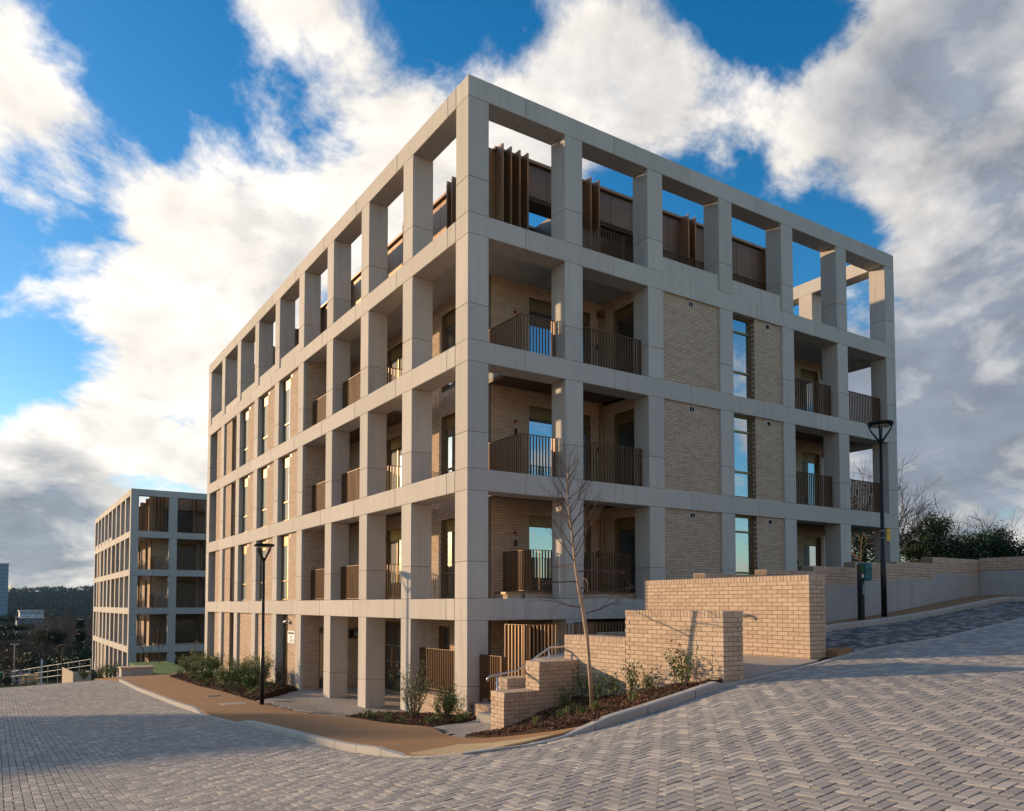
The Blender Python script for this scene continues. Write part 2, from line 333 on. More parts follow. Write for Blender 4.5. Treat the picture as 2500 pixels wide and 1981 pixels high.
def surf(name, outline, zf, m, step=.5, skirt=.25, parent=None):
    """sheet over a polygon outline (closed), following zf(x, y), with a skirt round its edge"""
    pts = []
    n = len(outline)
    for i in range(n):
        a = Vector(outline[i]); b = Vector(outline[(i + 1) % n]); k = max(1, int((b - a).length / step))
        pts += [a.lerp(b, j / k) for j in range(k)]
    nb = len(pts); xs = [p.x for p in pts]; ys = [p.y for p in pts]
    def inside(x, y):
        c = False; j = n - 1
        for i in range(n):
            xi, yi = outline[i]; xj, yj = outline[j]
            if (yi > y) != (yj > y) and x < (xj - xi) * (y - yi) / (yj - yi) + xi: c = not c
            j = i
        return c
    allp = list(pts)
    gx = np.arange(min(xs) + step * .5, max(xs), step); gy = np.arange(min(ys) + step * .5, max(ys), step)
    B = np.array([(p.x, p.y) for p in pts])
    for x in gx:
        for y in gy:
            if inside(x, y) and ((B - (x, y)) ** 2).sum(1).min() > (step * .35) ** 2: allp.append(Vector((x, y)))
    ov, oe, of, *_ = delaunay_2d_cdt(allp, [(i, (i + 1) % nb) for i in range(nb)], [], 1, 1e-5)
    X = np.array([p.x for p in ov]); Y = np.array([p.y for p in ov]); Z = np.asarray(zf(X, Y))
    mb = MB(); mb.v = [(float(a), float(b), float(c)) for a, b, c in zip(X, Y, Z)]
    for f in of:
        f = list(f); a, b, c = (ov[f[0]], ov[f[1]], ov[f[2]])
        if (b.x - a.x) * (c.y - a.y) - (b.y - a.y) * (c.x - a.x) < 0: f.reverse()
        mb.f.append(tuple(f))
    if skirt:
        zb = np.asarray(zf(B[:, 0], B[:, 1])); k0 = len(mb.v)
        mb.v += [(float(p[0]), float(p[1]), float(z)) for p, z in zip(B, zb)] + [(float(p[0]), float(p[1]), float(z) - skirt) for p, z in zip(B, zb)]
        for i in range(nb): j = (i + 1) % nb; mb.f.append((k0 + i, k0 + j, k0 + nb + j, k0 + nb + i))
    return mb.build(name, m, parent)

# ------------------------------------------------------------------ ground, hills
def build_ground():
    a = np.r_[-np.geomspace(3000, 20, 42), np.linspace(-18, 26, 23), np.geomspace(28, 3000, 42)]
    b = np.r_[-np.geomspace(800, 24, 22), np.linspace(-22, 46, 35), np.geomspace(48, 3600, 60)]
    X, Y = np.meshgrid(a, b, indexing='ij')
    near = zg(np.clip(X, -15, 20), np.clip(Y, -22, 45)) - .35
    d = np.maximum(0, Y - 40)
    fall = -np.minimum(d * .06, 12.5)
    side = np.where(X > 17, np.minimum((X - 17) * .035, 3.0), 0) + np.where(X < -14, -np.minimum((-14 - X) * .05, 6), 0)
    dist = np.hypot(X, Y)
    ang = np.arctan2(X, Y)
    hill = np.clip((dist - 500) / 900, 0, 1); hill = hill * hill * (3 - 2 * hill)
    ridge = 28 + 4 * np.sin(ang * 9 + .8) + 2.2 * np.sin(ang * 23) + 1.2 * np.sin(ang * 61 + 1) + .8 * np.sin(ang * 170) + 3 * np.clip(ang * 6 + .9, -1, 1)
    Z = near + fall + side + hill * ridge * (Y > -200)
    n, k = X.shape; idx = np.arange(n * k).reshape(n, k)
    F = np.stack([idx[:-1, :-1], idx[1:, :-1], idx[1:, 1:], idx[:-1, 1:]], -1).reshape(-1, 4)
    me = arr_mesh('ground', np.stack([X, Y, Z], -1).reshape(-1, 3), F, ['field', 'wood_hill'])
    c = dist[:-1, :-1].reshape(-1) > 420
    me.polygons.foreach_set('material_index', c.astype(np.int32)); me.polygons.foreach_set('use_smooth', np.ones(len(F), bool))
    tag(link('ground', me), kind='structure')
build_ground()

# ------------------------------------------------------------------ road of herringbone pavers
road = surf('road', [(-16, -21), (20, -21), (20, -4.7), (2.6, -4.7), (2.6, -7.2), (-3.3, -7.2), (-4.25, -6.4), (-4.25, 26.2), (-16, 26.2)], lambda x, y: zg(x, y) - .026, 'joint_sand', .8, .1)
tag(road, kind='structure')
def kerb_line(x, y):
    """True where the carriageway is"""
    left = x < -4.36
    right = y < -7.55
    cx_, cy_, r = -3.3, -6.45, 1.08            # rounded corner
    corner = (x < cx_) & (y < cy_) & (np.hypot(x - cx_, y - cy_) > r) & (x < -3.0)
    return left | right | corner
W_ = .1
def herringbone(x0, x1, y0, y1, keep):
    i = np.arange(int(x0 / W_), int(x1 / W_)); j = np.arange(int(y0 / W_), int(y1 / W_))
    I, J = np.meshgrid(i, j, indexing='ij'); k = (I - J) % 4
    res = []
    for sel, lx, ly in ((k == 0, 2, 1), (k == 3, 1, 2)):
        a = I[sel] * W_; b = J[sel] * W_; c = a + lx * W_; d = b + ly * W_
        ok = keep((a + c) / 2, (b + d) / 2, lx)
        res.append(np.stack([a[ok], b[ok], c[ok], d[ok]], 1))
    return np.concatenate(res)
def in_view(x, y, z):
    dx, dy, dz = x - CAM.x, y - CAM.y, z - CAM.z
    w = dx * Fw.x + dy * Fw.y + dz * Fw.z; u = (dx * Rt.x + dy * Rt.y) / np.maximum(w, .01); v = (dx * Up.x + dy * Up.y + dz * Up.z) / np.maximum(w, .01)
    return w, u, v
def keep_road(x, y, l):
    z = zg(x, y); w, u, v = in_view(x, y, z)
    bay = (x > 2.85) & (y > -7.5)
    return kerb_line(x, y) & ~bay & (w > 2.5) & (np.abs(u) < .80) & (v > -.42) & (w < 46) & (y < 26.1)
def keep_bay(x, y, l):
    return (x > 2.85 + np.maximum(0, (y + 7.0) * -.0)) & (y > -7.5) & (y < -5.68) & (x + (y + 7.5) > 3.2) & (x < 13.2)
def paver_mesh(Q, jitter=.0016, g=.0055, h=.03):
    a, b, c, d = (Q[:, i] for i in range(4)); n = len(Q)
    ch = .004
    zc = zg((a + c) / 2, (b + d) / 2); e = .15
    gx = (zg((a + c) / 2 + e, (b + d) / 2) - zc) / e; gy = (zg((a + c) / 2, (b + d) / 2 + e) - zc) / e
    zo = rng.normal(0, jitter, n); tx = rng.normal(0, .008, n); ty = rng.normal(0, .008, n)
    mx, my = (a + c) / 2, (b + d) / 2
    def ring(inset, dz):
        xs = np.stack([a + inset, c - inset, c - inset, a + inset], 1); ys = np.stack([b + inset, b + inset, d - inset, d - inset], 1)
        zs = (zc + zo)[:, None] + (xs - mx[:, None]) * (gx + tx)[:, None] + (ys - my[:, None]) * (gy + ty)[:, None] + dz
        return np.stack([xs, ys, zs], -1)
    V = np.concatenate([ring(g, -h), ring(g, -ch), ring(g + ch, 0)], 1)      # 12 verts each
    q = [(8, 9, 10, 11)] + [(i, (i + 1) % 4, 4 + (i + 1) % 4, 4 + i) for i in range(4)] + [(4 + i, 4 + (i + 1) % 4, 8 + (i + 1) % 4, 8 + i) for i in range(4)]
    F = (np.arange(n)[:, None, None] * 12 + np.array(q)[None]).reshape(-1, 4)
    return V.reshape(-1, 3), F
Q = herringbone(-16, 19, -16, 33, keep_road)
mx, my = (Q[:, 0] + Q[:, 2]) / 2, (Q[:, 1] + Q[:, 3]) / 2
w_, u_, v_ = in_view(mx, my, zg(mx, my))
vis = (np.abs(u_) < .64) & (v_ > -.30)
order = np.argsort(np.where(vis, w_, 1e9)); single = order[:300]; rest = np.setdiff1d(np.arange(len(Q)), single)
V, F = paver_mesh(Q[rest]); po = link('pavers', arr_mesh('pavers', V, F, 'paver'), road); po['kind'] = 'stuff'
# the 300 nearest as pieces of their own, two shared meshes (one for each direction)
def one_paver(lx, ly):
    hx, hy = lx * W_ / 2, ly * W_ / 2; g = .0055; ch = .004; mb = MB()
    for ins, dz in ((g, -.03), (g, -ch), (g + ch, 0)): mb.v += [(-hx + ins, -hy + ins, dz), (hx - ins, -hy + ins, dz), (hx - ins, hy - ins, dz), (-hx + ins, hy - ins, dz)]
    mb.f = [(8, 9, 10, 11)] + [(i, (i + 1) % 4, 4 + (i + 1) % 4, 4 + i) for i in range(4)] + [(4 + i, 4 + (i + 1) % 4, 8 + (i + 1) % 4, 8 + i) for i in range(4)]
    return mb.mesh('paver', 'paver')
pm = {True: one_paver(2, 1), False: one_paver(1, 2)}
for i in single:
    a, b, c, d = Q[i]; x, y = (a + c) / 2, (b + d) / 2; zc = z1(x, y); gx = (z1(x + .15, y) - zc) / .15; gy = (z1(x, y + .15) - zc) / .15
    link('paver', pm[(c - a) > (d - b)], road, (x, y, zc + random.gauss(0, .0016)), (math.atan(gy) + random.gauss(0, .008), -math.atan(gx) + random.gauss(0, .008), 0))
bay = surf('parking_bay', [(3.2, -7.5), (13.2, -7.5), (13.2, -5.66), (2.8, -5.66), (2.8, -7.05)], lambda x, y: zg(x, y) - .012, 'joint_sand', .6, .1); tag(bay, kind='structure')
V, F = paver_mesh(herringbone(2.7, 13.3, -7.6, -5.5, keep_bay)); po = link('pavers', arr_mesh('pavers', V, F, 'paver_dark'), bay); po['kind'] = 'stuff'

# ------------------------------------------------------------------ pavement, kerbs, beds, courtyard
def bump(v, c, s): return np.exp(-((v - c) / s) ** 2)
def z_path(x, y):
    x = np.asarray(x, float); y = np.asarray(y, float)
    drop = np.clip(bump(y, 4.6, 1.7) * np.clip((-3.2 - x) / 1.0, 0, 1) + np.clip(1.4 - np.hypot(x + 3.9, y + 6.5) / 1.3, 0, 1), 0, 1)
    return zg(x, y) + .085 * (1 - .93 * drop)
KO = [(-4.4, 22.7), (-4.4, 20), (-4.4, 12), (-4.4, 6), (-4.4, 0), (-4.4, -4.8), (-4.40, -5.9), (-4.28, -6.6), (-3.98, -7.15), (-3.5, -7.42), (-2.9, -7.53), (-2.0, -7.57), (-1.0, -7.58), (.44, -7.58)]
INNER = [(-2.33, 22.8), (-2.35, 16), (-2.5, 7), (-2.25, 1.4), (-2.2, -2.5), (-2.73, -4.67), (-2.85, -5.4), (-2.72, -6.3), (-2.66, -6.9), (-2.5, -7.42)]
pavement = surf('pavement', [(-4.29, 22.8), (-4.29, -5.9), (-4.17, -6.55), (-3.9, -7.05), (-3.45, -7.30), (-2.9, -7.41)] + INNER[::-1], z_path, 'resin', .4, .2); tag(pavement, kind='structure')
def resample(line, step):
    P = [Vector(p) for p in line]; outp = [P[0]]; acc = 0
    for a, b in zip(P[:-1], P[1:]):
        L = (b - a).length; t = step - acc
        while t <= L: outp.append(a + (b - a) * (t / L)); t += step
        acc = L - (t - step)
    outp.append(P[-1]); return outp
def kerb_h(x, y):
    if y > 7.4: return .11
    if y > 6.3: return .02 + .09 * (y - 6.3) / 1.1
    if y > 2.9: return .012
    if y > 1.9: return .012 + .095 * (2.9 - y)
    if y > -5.0 and x < -4: return .107
    if y > -5.9 and x < -4: return .012 + .095 * (y + 5.9) / .9
    if x < -3.0: return .010
    if x < -2.2: return .010 + .11 * (x + 3.0) / .8
    if x < .0: return .12
    return .03
def smooth_line(line, it=2):
    for _ in range(it):
        L2 = [line[0]]
        for a, b in zip(line[:-1], line[1:]):
            L2 += [(a[0] * .75 + b[0] * .25, a[1] * .75 + b[1] * .25), (a[0] * .25 + b[0] * .75, a[1] * .25 + b[1] * .75)]
        line = L2 + [line[-1]]
    return line
def kerb_run(name, line, hf, width=.125, step=.9, side=1, sub=4):
    root = bpy.data.objects.new(name, None); COL.objects.link(root); root['kind'] = 'structure'
    p = resample(line, step)
    for a, b in zip(p[:-1], p[1:]):
        if (b - a).length < .2: continue
        t = (b - a).normalized(); nrm = Vector((-t.y, t.x)) * side
        mb = MB(); secs = []
        for k in range(sub + 1):
            q = a.lerp(b, .008 + .984 * k / sub); zr = z1(q.x, q.y); h = hf(q.x, q.y); q2 = q + nrm * width
            ch = min(.018, h * .6)
            secs.append([(q.x, q.y, zr - .12), (q.x, q.y, zr + h - ch), (q.x + nrm.x * ch, q.y + nrm.y * ch, zr + h), (q2.x, q2.y, zr + h), (q2.x, q2.y, zr - .12)])
        for s_ in secs: mb.v += s_
        for k in range(sub):
            o = k * 5
            for i in range(5): mb.f.append((o + i, o + (i + 1) % 5, o + 5 + (i + 1) % 5, o + 5 + i))
        mb.f.append((4, 3, 2, 1, 0)); o = sub * 5; mb.f.append(tuple(o + i for i in range(5)))
        mb.build('kerb_stone', 'kerb', root)
    return root
kerb_run('kerb', smooth_line(KO), kerb_h, side=1)
kerb_run('channel', [(.46, -7.60), (2.9, -7.60), (13.3, -7.60)], lambda x, y: .014, width=.10, step=.9)
kerb_run('bay_kerb', [(2.8, -5.64), (6, -5.64), (11.9, -5.64), (12.7, -5.72), (13.0, -6.1), (13.05, -7.0), (13.05, -12)], lambda x, y: .115)
kerb_run('bay_edging', [(3.2, -7.48), (2.78, -7.02), (2.78, -5.7)], lambda x, y: .02, width=.06)
pave2 = surf('pavement', [(2.74, -7.5), (3.15, -7.5), (2.76, -7.04), (2.76, -5.5), (12.0, -5.5), (12.85, -5.62), (13.15, -6.0), (13.18, -12), (13.42, -12), (13.42, -4.62), (2.74, -4.62)], lambda x, y: zg(x, y) + .10, 'resin', .5, .2); tag(pave2, kind='structure')
passage = surf('passage_paving', [(.43, -7.46), (2.3, -7.46), (2.3, -2.0), (.43, -2.0)], lambda x, y: zg(x, y * 0 - 7.5) + .03, 'flag', .4, .3); tag(passage, kind='structure')

# tactile slabs with blisters
tac = bpy.data.objects.new('tactile_paving', None); COL.objects.link(tac); tac['kind'] = 'structure'
TQ = [Vector((-4.23, -5.75)), Vector((-3.38, -5.62)), Vector((-2.95, -7.36)), Vector((-3.88, -6.98))]
nu, nv = 3, 5
for i in range(nu):
    for j in range(nv):
        def P(u, v): return TQ[0].lerp(TQ[1], u).lerp(TQ[3].lerp(TQ[2], u), v)
        mb = MB(); e = .012
        us = [(i + e) / nu, (i + 1 - e) / nu]; vv = [(j + e) / nv, (j + 1 - e) / nv]
        ring = [P(us[0], vv[0]), P(us[1], vv[0]), P(us[1], vv[1]), P(us[0], vv[1])]
        zz = [float(z_path(p.x, p.y)[0]) + .008 for p in ring]
        mb.v = [(p.x, p.y, z) for p, z in zip(ring, zz)] + [(p.x, p.y, z - .05) for p, z in zip(ring, zz)]
        mb.f = [(3, 2, 1, 0)] + [(k, (k + 1) % 4, 4 + (k + 1) % 4, 4 + k) for k in range(4)]
        for a in range(5):
            for b in range(6):
                p = P(us[0] + (us[1] - us[0]) * (a + .5) / 5, vv[0] + (vv[1] - vv[0]) * (b + .5) / 6)
                z = float(z_path(p.x, p.y)[0]) + .008; n0 = len(mb.v)
                for r_, h_ in ((.017, 0), (.011, .006)):
                    mb.v += [(p.x + r_ * math.cos(t), p.y + r_ * math.sin(t), z + h_) for t in np.linspace(0, 2 * math.pi, 7)[:-1]]
                mb.f += [(n0 + k, n0 + (k + 1) % 6, n0 + 6 + (k + 1) % 6, n0 + 6 + k) for k in range(6)] + [tuple(n0 + 6 + k for k in range(6))]
        mb.build('tactile_slab', 'tactile', tac)

# courtyard and entrance path of plank pavers
def z_court(x, y):
    x = np.asarray(x, float); y = np.asarray(y, float); zp = z_path(np.full_like(x, -2.4), y)
    t = np.clip((x + 2.4) / 1.6, 0, 1); t = t * t * (3 - 2 * t)
    return zp * (1 - t) + (-.115) * t
COURT = [(-2.28, 1.8), (-.9, 2.9), (.45, 3.0), (2.4, 3.0), (2.4, 11.6), (0, 11.9), (-1.2, 10.2), (-2.46, 8.4), (-2.5, 7)]
court = surf('courtyard', COURT, lambda x, y: z_court(x, y) - .012, 'joint_sand', .4, .3); tag(court, kind='structure')
def pip(poly, x, y):
    c = np.zeros(x.shape, bool); n = len(poly); j = n - 1
    for i in range(n):
        xi, yi = poly[i]; xj, yj = poly[j]
        t = ((yi > y) != (yj > y)) & (x < (xj - xi) * (y - yi) / (yj - yi + 1e-12) + xi); c ^= t; j = i
    return c
def plank_pavers(outline, zf, L=.3, Wd=.1, ang=0.0, mname='flag'):
    ca, sa = math.cos(ang), math.sin(ang); P = np.array(outline)
    s = P[:, 0] * ca + P[:, 1] * sa; t = -P[:, 0] * sa + P[:, 1] * ca
    cells = []
    for r, tt in enumerate(np.arange(t.min(), t.max(), Wd)):
        ss = np.arange(s.min() - rng.uniform(0, L), s.max(), L); cells.append(np.stack([ss, np.full(len(ss), tt)], 1))
    c = np.concatenate(cells); g = .004
    cor = np.stack([np.stack([c[:, 0] + g, c[:, 1] + g], 1), np.stack([c[:, 0] + L - g, c[:, 1] + g], 1), np.stack([c[:, 0] + L - g, c[:, 1] + Wd - g], 1), np.stack([c[:, 0] + g, c[:, 1] + Wd - g], 1)], 1)
    X = cor[..., 0] * ca - cor[..., 1] * sa; Y = cor[..., 0] * sa + cor[..., 1] * ca
    ok = np.all([pip(outline, X[:, k], Y[:, k]) for k in range(4)], 0); X, Y = X[ok], Y[ok]
    Z = zf(X.ravel(), Y.ravel()).reshape(X.shape) + rng.normal(0, .0012, len(X))[:, None]
    V = np.concatenate([np.stack([X, Y, Z], -1), np.stack([X, Y, Z - .03], -1)], 1)
    q = [(0, 1, 2, 3)] + [(4 + k, 4 + (k + 1) % 4, (k + 1) % 4, k) for k in range(4)]
    F = (np.arange(len(V))[:, None, None] * 8 + np.array(q)[None]).reshape(-1, 4)
    return arr_mesh('pavers', V.reshape(-1, 3), F, mname)
o = link('pavers', plank_pavers(COURT, z_court, ang=.25), court); o['kind'] = 'stuff'
ENTRY = [(-2.22, -2.45), (-.25, -.75), (.5, -.75), (.5, -1.55), (-.3, -2.0), (-.9, -2.0), (-.9, -3.62), (-1.62, -3.62), (-2.35, -4.15), (-2.74, -4.67)]
z_entry = lambda x, y: zg(x, y) + .075
entry = surf('entrance_path', ENTRY, lambda x, y: z_entry(x, y) - .012, 'joint_sand', .3, .3); tag(entry, kind='structure')
o = link('pavers', plank_pavers(ENTRY, z_entry, ang=.75), entry); o['kind'] = 'stuff'
# steel drain covers in the courtyard, service cover in the pavement
def cover(name, label, c, ang, L, Wd, m, zf, rows=0):
    ca, sa = math.cos(ang), math.sin(ang); root = thing(name, label, 'drain cover' if rows else 'access cover', (c[0], c[1], float(np.ravel(zf(np.array([c[0]]), np.array([c[1]])))[0])))
    def quad(s0, s1, t0, t1, dz0, dz1):
        pts = [(c[0] + s * ca - t * sa, c[1] + s * sa + t * ca) for s, t in ((s0, t0), (s1, t0), (s1, t1), (s0, t1))]
        zz = np.ravel(zf(np.array([p[0] for p in pts]), np.array([p[1] for p in pts])))
        return [(p[0], p[1], float(z) + dz0) for p, z in zip(pts, zz)], dz1 - dz0
    mb = MB(); q, h = quad(-L / 2, L / 2, -Wd / 2, Wd / 2, -.01, .004); mb.prism(q, (0, 0, h)); mb.build('plate', m, root)
    mb = MB()
    for k in range(rows):
        q, h = quad(-L / 2 + .01, L / 2 - .01, -Wd / 2 + Wd * (k + .25) / rows, -Wd / 2 + Wd * (k + .6) / rows, .003, .008); mb.prism(q, (0, 0, h))
    if rows: mb.build('grating', 'galv', root)
    else:
        q, h = quad(-L / 2 - .03, L / 2 + .03, -Wd / 2 - .03, Wd / 2 + .03, -.01, .003); mb.prism(q, (0, 0, h)); mb.build('frame', 'galv', root)
cover('drain_cover', 'slatted steel drain cover in the courtyard beside the pavement edge', (-1.75, 4.6), .9, .8, .22, 'dark', z_court, 5)
cover('drain_cover', 'slatted steel drain cover next to the brown pavement, second of a pair', (-1.95, 4.2), .9, .8, .22, 'dark', z_court, 5)
cover('drain_cover', 'slatted steel drain cover in the courtyard behind the lamp post', (-1.6, 8.2), .7, .8, .22, 'dark', z_court, 5)
cover('access_cover', 'pale square service cover set in the brown pavement', (-3.2, 7.9), 0, .6, .6, 'flag', z_path)
cover('access_cover', 'dark square service cover near the planting in the pavement', (-3.0, 11.0), 0, .45, .45, 'joint_sand', z_path)

# beds
def lumpy(zf, amp, sc):
    def f(x, y):
        x = np.asarray(x, float); y = np.asarray(y, float)
        return zf(x, y) + amp * (np.sin(x * sc + 1.3) * np.cos(y * sc * 1.1) + .5 * np.sin(x * sc * 2.3 + y * sc * 1.9))
    return f
BED_L = [(-2.31, 23.2), (-2.36, 16), (-2.48, 8.6), (-1.2, 10.4), (-.02, 12.0), (.02, 23.2)]
z_bedl = lumpy(lambda x, y: zg(x, y) + .07 + .10 * np.clip(np.sin((x + 2.4) / 2.4 * math.pi), 0, 1), .025, 5)
BED_M = [(-2.24, 1.7), (-2.2, -2.4), (-1.25, -1.62), (-.28, -.8), (.1, -.7), (.1, 2.9), (-.9, 2.85)]
z_bedm = lumpy(lambda x, y: zg(x, y) + .06 + .06 * np.clip(np.sin((x + 2.2) / 2.3 * math.pi), 0, 1), .02, 6)
BED_R = [(-2.85, -5.4), (-2.73, -4.67), (-2.3, -4.18), (-1.6, -4.06), (0, -4.06), (0, -7.46), (-2.4, -7.46), (-2.66, -6.9), (-2.72, -6.3)]
def z_bedr0(x, y):
    x = np.asarray(x, float); y = np.asarray(y, float)
    e = np.minimum(np.clip((x + 2.85) / .9, 0, 1), np.clip((y + 7.46) / .5, 0, 1))
    top = .74 + (x + 1.6) * .27 - (y + 4.06) * .10
    return np.maximum(z_path(np.clip(x, -4, 1), np.clip(y, -7.45, 0)) + .01, (zg(x, y) + .10) * (1 - e) + np.maximum(top, zg(x, y) + .10) * e)
z_bedr = lumpy(z_bedr0, .018, 7)
for nm, ol, zf in (('planting_bed', BED_L, z_bedl), ('planting_bed', BED_M, z_bedm), ('planting_bed', BED_R, z_bedr)):
    tag(surf(nm, ol, zf, 'soil', .16, .3), kind='structure')
def chips(outline, zf, n, s=.045):
    P = np.array(outline); x = rng.uniform(P[:, 0].min(), P[:, 0].max(), n * 2); y = rng.uniform(P[:, 1].min(), P[:, 1].max(), n * 2)
    ok = pip(outline, x, y); x, y = x[ok][:n], y[ok][:n]; z = zf(x, y) + rng.uniform(0, .02, len(x)); k = len(x)
    a = rng.uniform(0, 2 * math.pi, k); l = rng.uniform(.4, 1.3, k) * s; w = rng.uniform(.2, .5, k) * s; t = rng.normal(0, .45, k); t2 = rng.normal(0, .45, k)
    ux = np.stack([np.cos(a), np.sin(a), t], 1) * l[:, None]; vx = np.stack([-np.sin(a), np.cos(a), t2], 1) * w[:, None]; c = np.stack([x, y, z], 1)
    up = np.array([0, 0, .006])
    V = np.stack([c - ux - vx, c + ux - vx, c + ux + vx, c - ux + vx, c - ux - vx + up, c + ux - vx + up, c + ux + vx + up, c - ux + vx + up], 1)
    q = np.array([(4, 5, 6, 7), (0, 1, 5, 4), (1, 2, 6, 5), (2, 3, 7, 6), (3, 0, 4, 7)])
    return arr_mesh('mulch', V.reshape(-1, 3), (np.arange(k)[:, None, None] * 8 + q[None]).reshape(-1, 4), 'bark_chip')
for ol, zf, n, s_, lb in ((BED_R, z_bedr, 9000, .028, 'dark bark mulch round the young birch'), (BED_M, z_bedm, 4500, .028, 'dark bark mulch round the bushy shrubs at the building corner'), (BED_L, z_bedl, 6000, .045, 'dark bark mulch along the foot of the long facade')):
    tag(link('mulch', chips(ol, zf, n, s_)), lb, 'mulch', kind='stuff')

# ================================================================== apartment building
PL, WL, PR, WR, BD, TOP = 2.9127, .595, 2.8158, .562, .505, 15.272
LY = 9 * PL + WL; LX = 6 * PR + WR; DEP = .6
LEV = [3.0, 6.0, 9.0, 12.0]
BC, BL, BJ = .0715, .2145, .0105           # brick course, pitch and joint
def P3(ax, s, d, z): return (d, s, z) if ax == 'L' else (s, d, z)
def fbox(mb, ax, s0, s1, d0, d1, z0, z1):
    if ax == 'L': mb.box(d0, s0, z0, d1, s1, z1)
    else: mb.box(s0, d0, z0, s1, d1, z1)
    return mb
B1 = thing('apartment_building', 'large apartment block on the street corner with pale concrete grid frame and buff brick', 'building', (0, 0, 0), 'grid framed apartment blocks')
def part(name, m, parent, *boxes, ax='R', bevel=0):
    mb = MB()
    for b in boxes: fbox(mb, ax, *b)
    return mb.build(name, m, parent, bevel=bevel)
G_ = .0025
def column(ax, s0, s1, d0, d1, z0, z1, split=.85):
    if z1 - z0 > 1.6:
        part('column', 'concrete', B1, (s0, s1, d0, d1, z0 + G_, z0 + split - G_), ax=ax, bevel=.012)
        part('column', 'concrete', B1, (s0, s1, d0, d1, z0 + split + G_, z1 - G_), ax=ax, bevel=.012)
    else: part('column', 'concrete', B1, (s0, s1, d0, d1, z0 + G_, z1 - G_), ax=ax, bevel=.012)
rows = [(3, 6 - BD), (6, 9 - BD), (9, 12 - BD), (12, TOP - BD)]
baseL = [.44, .10, -.16, -.16, -.16, -.35, -.45, -.5, -.55, -.6]
for k in range(10):
    column('L', k * PL, k * PL + WL, 0, DEP if k else WR, baseL[k], 3 - BD, split=.55 if k == 0 else .85)
    for z0, z1_ in rows: column('L', k * PL, k * PL + WL, 0, DEP if k else WR, z0, z1_)
for k in range(1, 7):
    for z0, z1_ in [(.2 if k < 2 else 2.0, 3 - BD)] + rows: column('R', k * PR, k * PR + WR, 0, DEP, z0, z1_)
for k in range(1, 10):
    for z0, z1_ in rows: column('L', k * PL, k * PL + WL, LX - DEP, LX, z0, z1_)
for z in LEV + [TOP]:
    j = [DEP + .0035] + [k * PL + WL + .42 for k in range(9)] + [LY]
    for a, b in zip(j[:-1], j[1:]): part('beam', 'concrete', B1, (a + G_, b - G_, 0, DEP, z - BD, z), ax='L', bevel=.012)
    j = [0] + [k * PR + WR + 1.05 for k in range(6)] + [LX]
    for a, b in zip(j[:-1], j[1:]): part('beam', 'concrete', B1, (a + G_ * (a > 0), b - G_, 0, DEP, z - BD, z), ax='R', bevel=.012)
    j = [DEP + .0035] + [k * PL + WL + .42 for k in range(1, 9, 2)] + [LY]
    for a, b in zip(j[:-1], j[1:]): part('beam', 'concrete', B1, (a + G_, b - G_, LX - DEP, LX, z - BD, z), ax='L', bevel=.012)
# concrete upstands on the top storey
for k in range(4, 9): part('upstand', 'concrete', B1, (k * PL + WL + .003, (k + 1) * PL - .003, .04, .30, 12.003, 12.0 + .36), ax='L', bevel=.012)
for k in (2, 3): part('upstand', 'concrete', B1, (k * PR + WR + .003, (k + 1) * PR - .003, .04, .30, 12.003, 12.0 + .47), ax='R', bevel=.012)

def brick_bits(s0, s1, z0, z1, openings=(), start=0.0):
    out_ = []
    for r in range(int(math.floor(z0 / BC)), int(math.ceil(z1 / BC))):
        za, zb = max(z0, r * BC), min(z1, r * BC + BC - BJ)
        if zb - za < .012: continue
        zm = (za + zb) / 2
        cut = sorted((o[0], o[1]) for o in openings if o[2] < zm < o[3])
        s = s0 - start - (BL / 2 if r % 2 else 0)
        while s < s1:
            segs = [(max(s, s0), min(s + BL - BJ, s1))]
            for c0, c1 in cut:
                nx = []
                for a, b in segs:
                    if b <= c0 or a >= c1: nx.append((a, b)); continue
                    if a < c0: nx.append((a, c0))
                    if b > c1: nx.append((c1, b))
                segs = nx
            out_ += [(a, b, za, zb) for a, b in segs if b - a > .02]
            s += BL
    return out_
def backing(mb, ax, s0, s1, z0, z1, d0, d1, openings):
    ss = sorted({s0, s1, *[o[0] for o in openings], *[o[1] for o in openings]})
    for a, b in zip(ss[:-1], ss[1:]):
        zz = z0
        for o in sorted([o for o in openings if o[0] <= a + 1e-6 and o[1] >= b - 1e-6], key=lambda o: o[2]):
            if o[2] > zz: fbox(mb, ax, a, b, d0, d1, zz, o[2])
            zz = max(zz, o[3])
        if zz < z1: fbox(mb, ax, a, b, d0, d1, zz, z1)
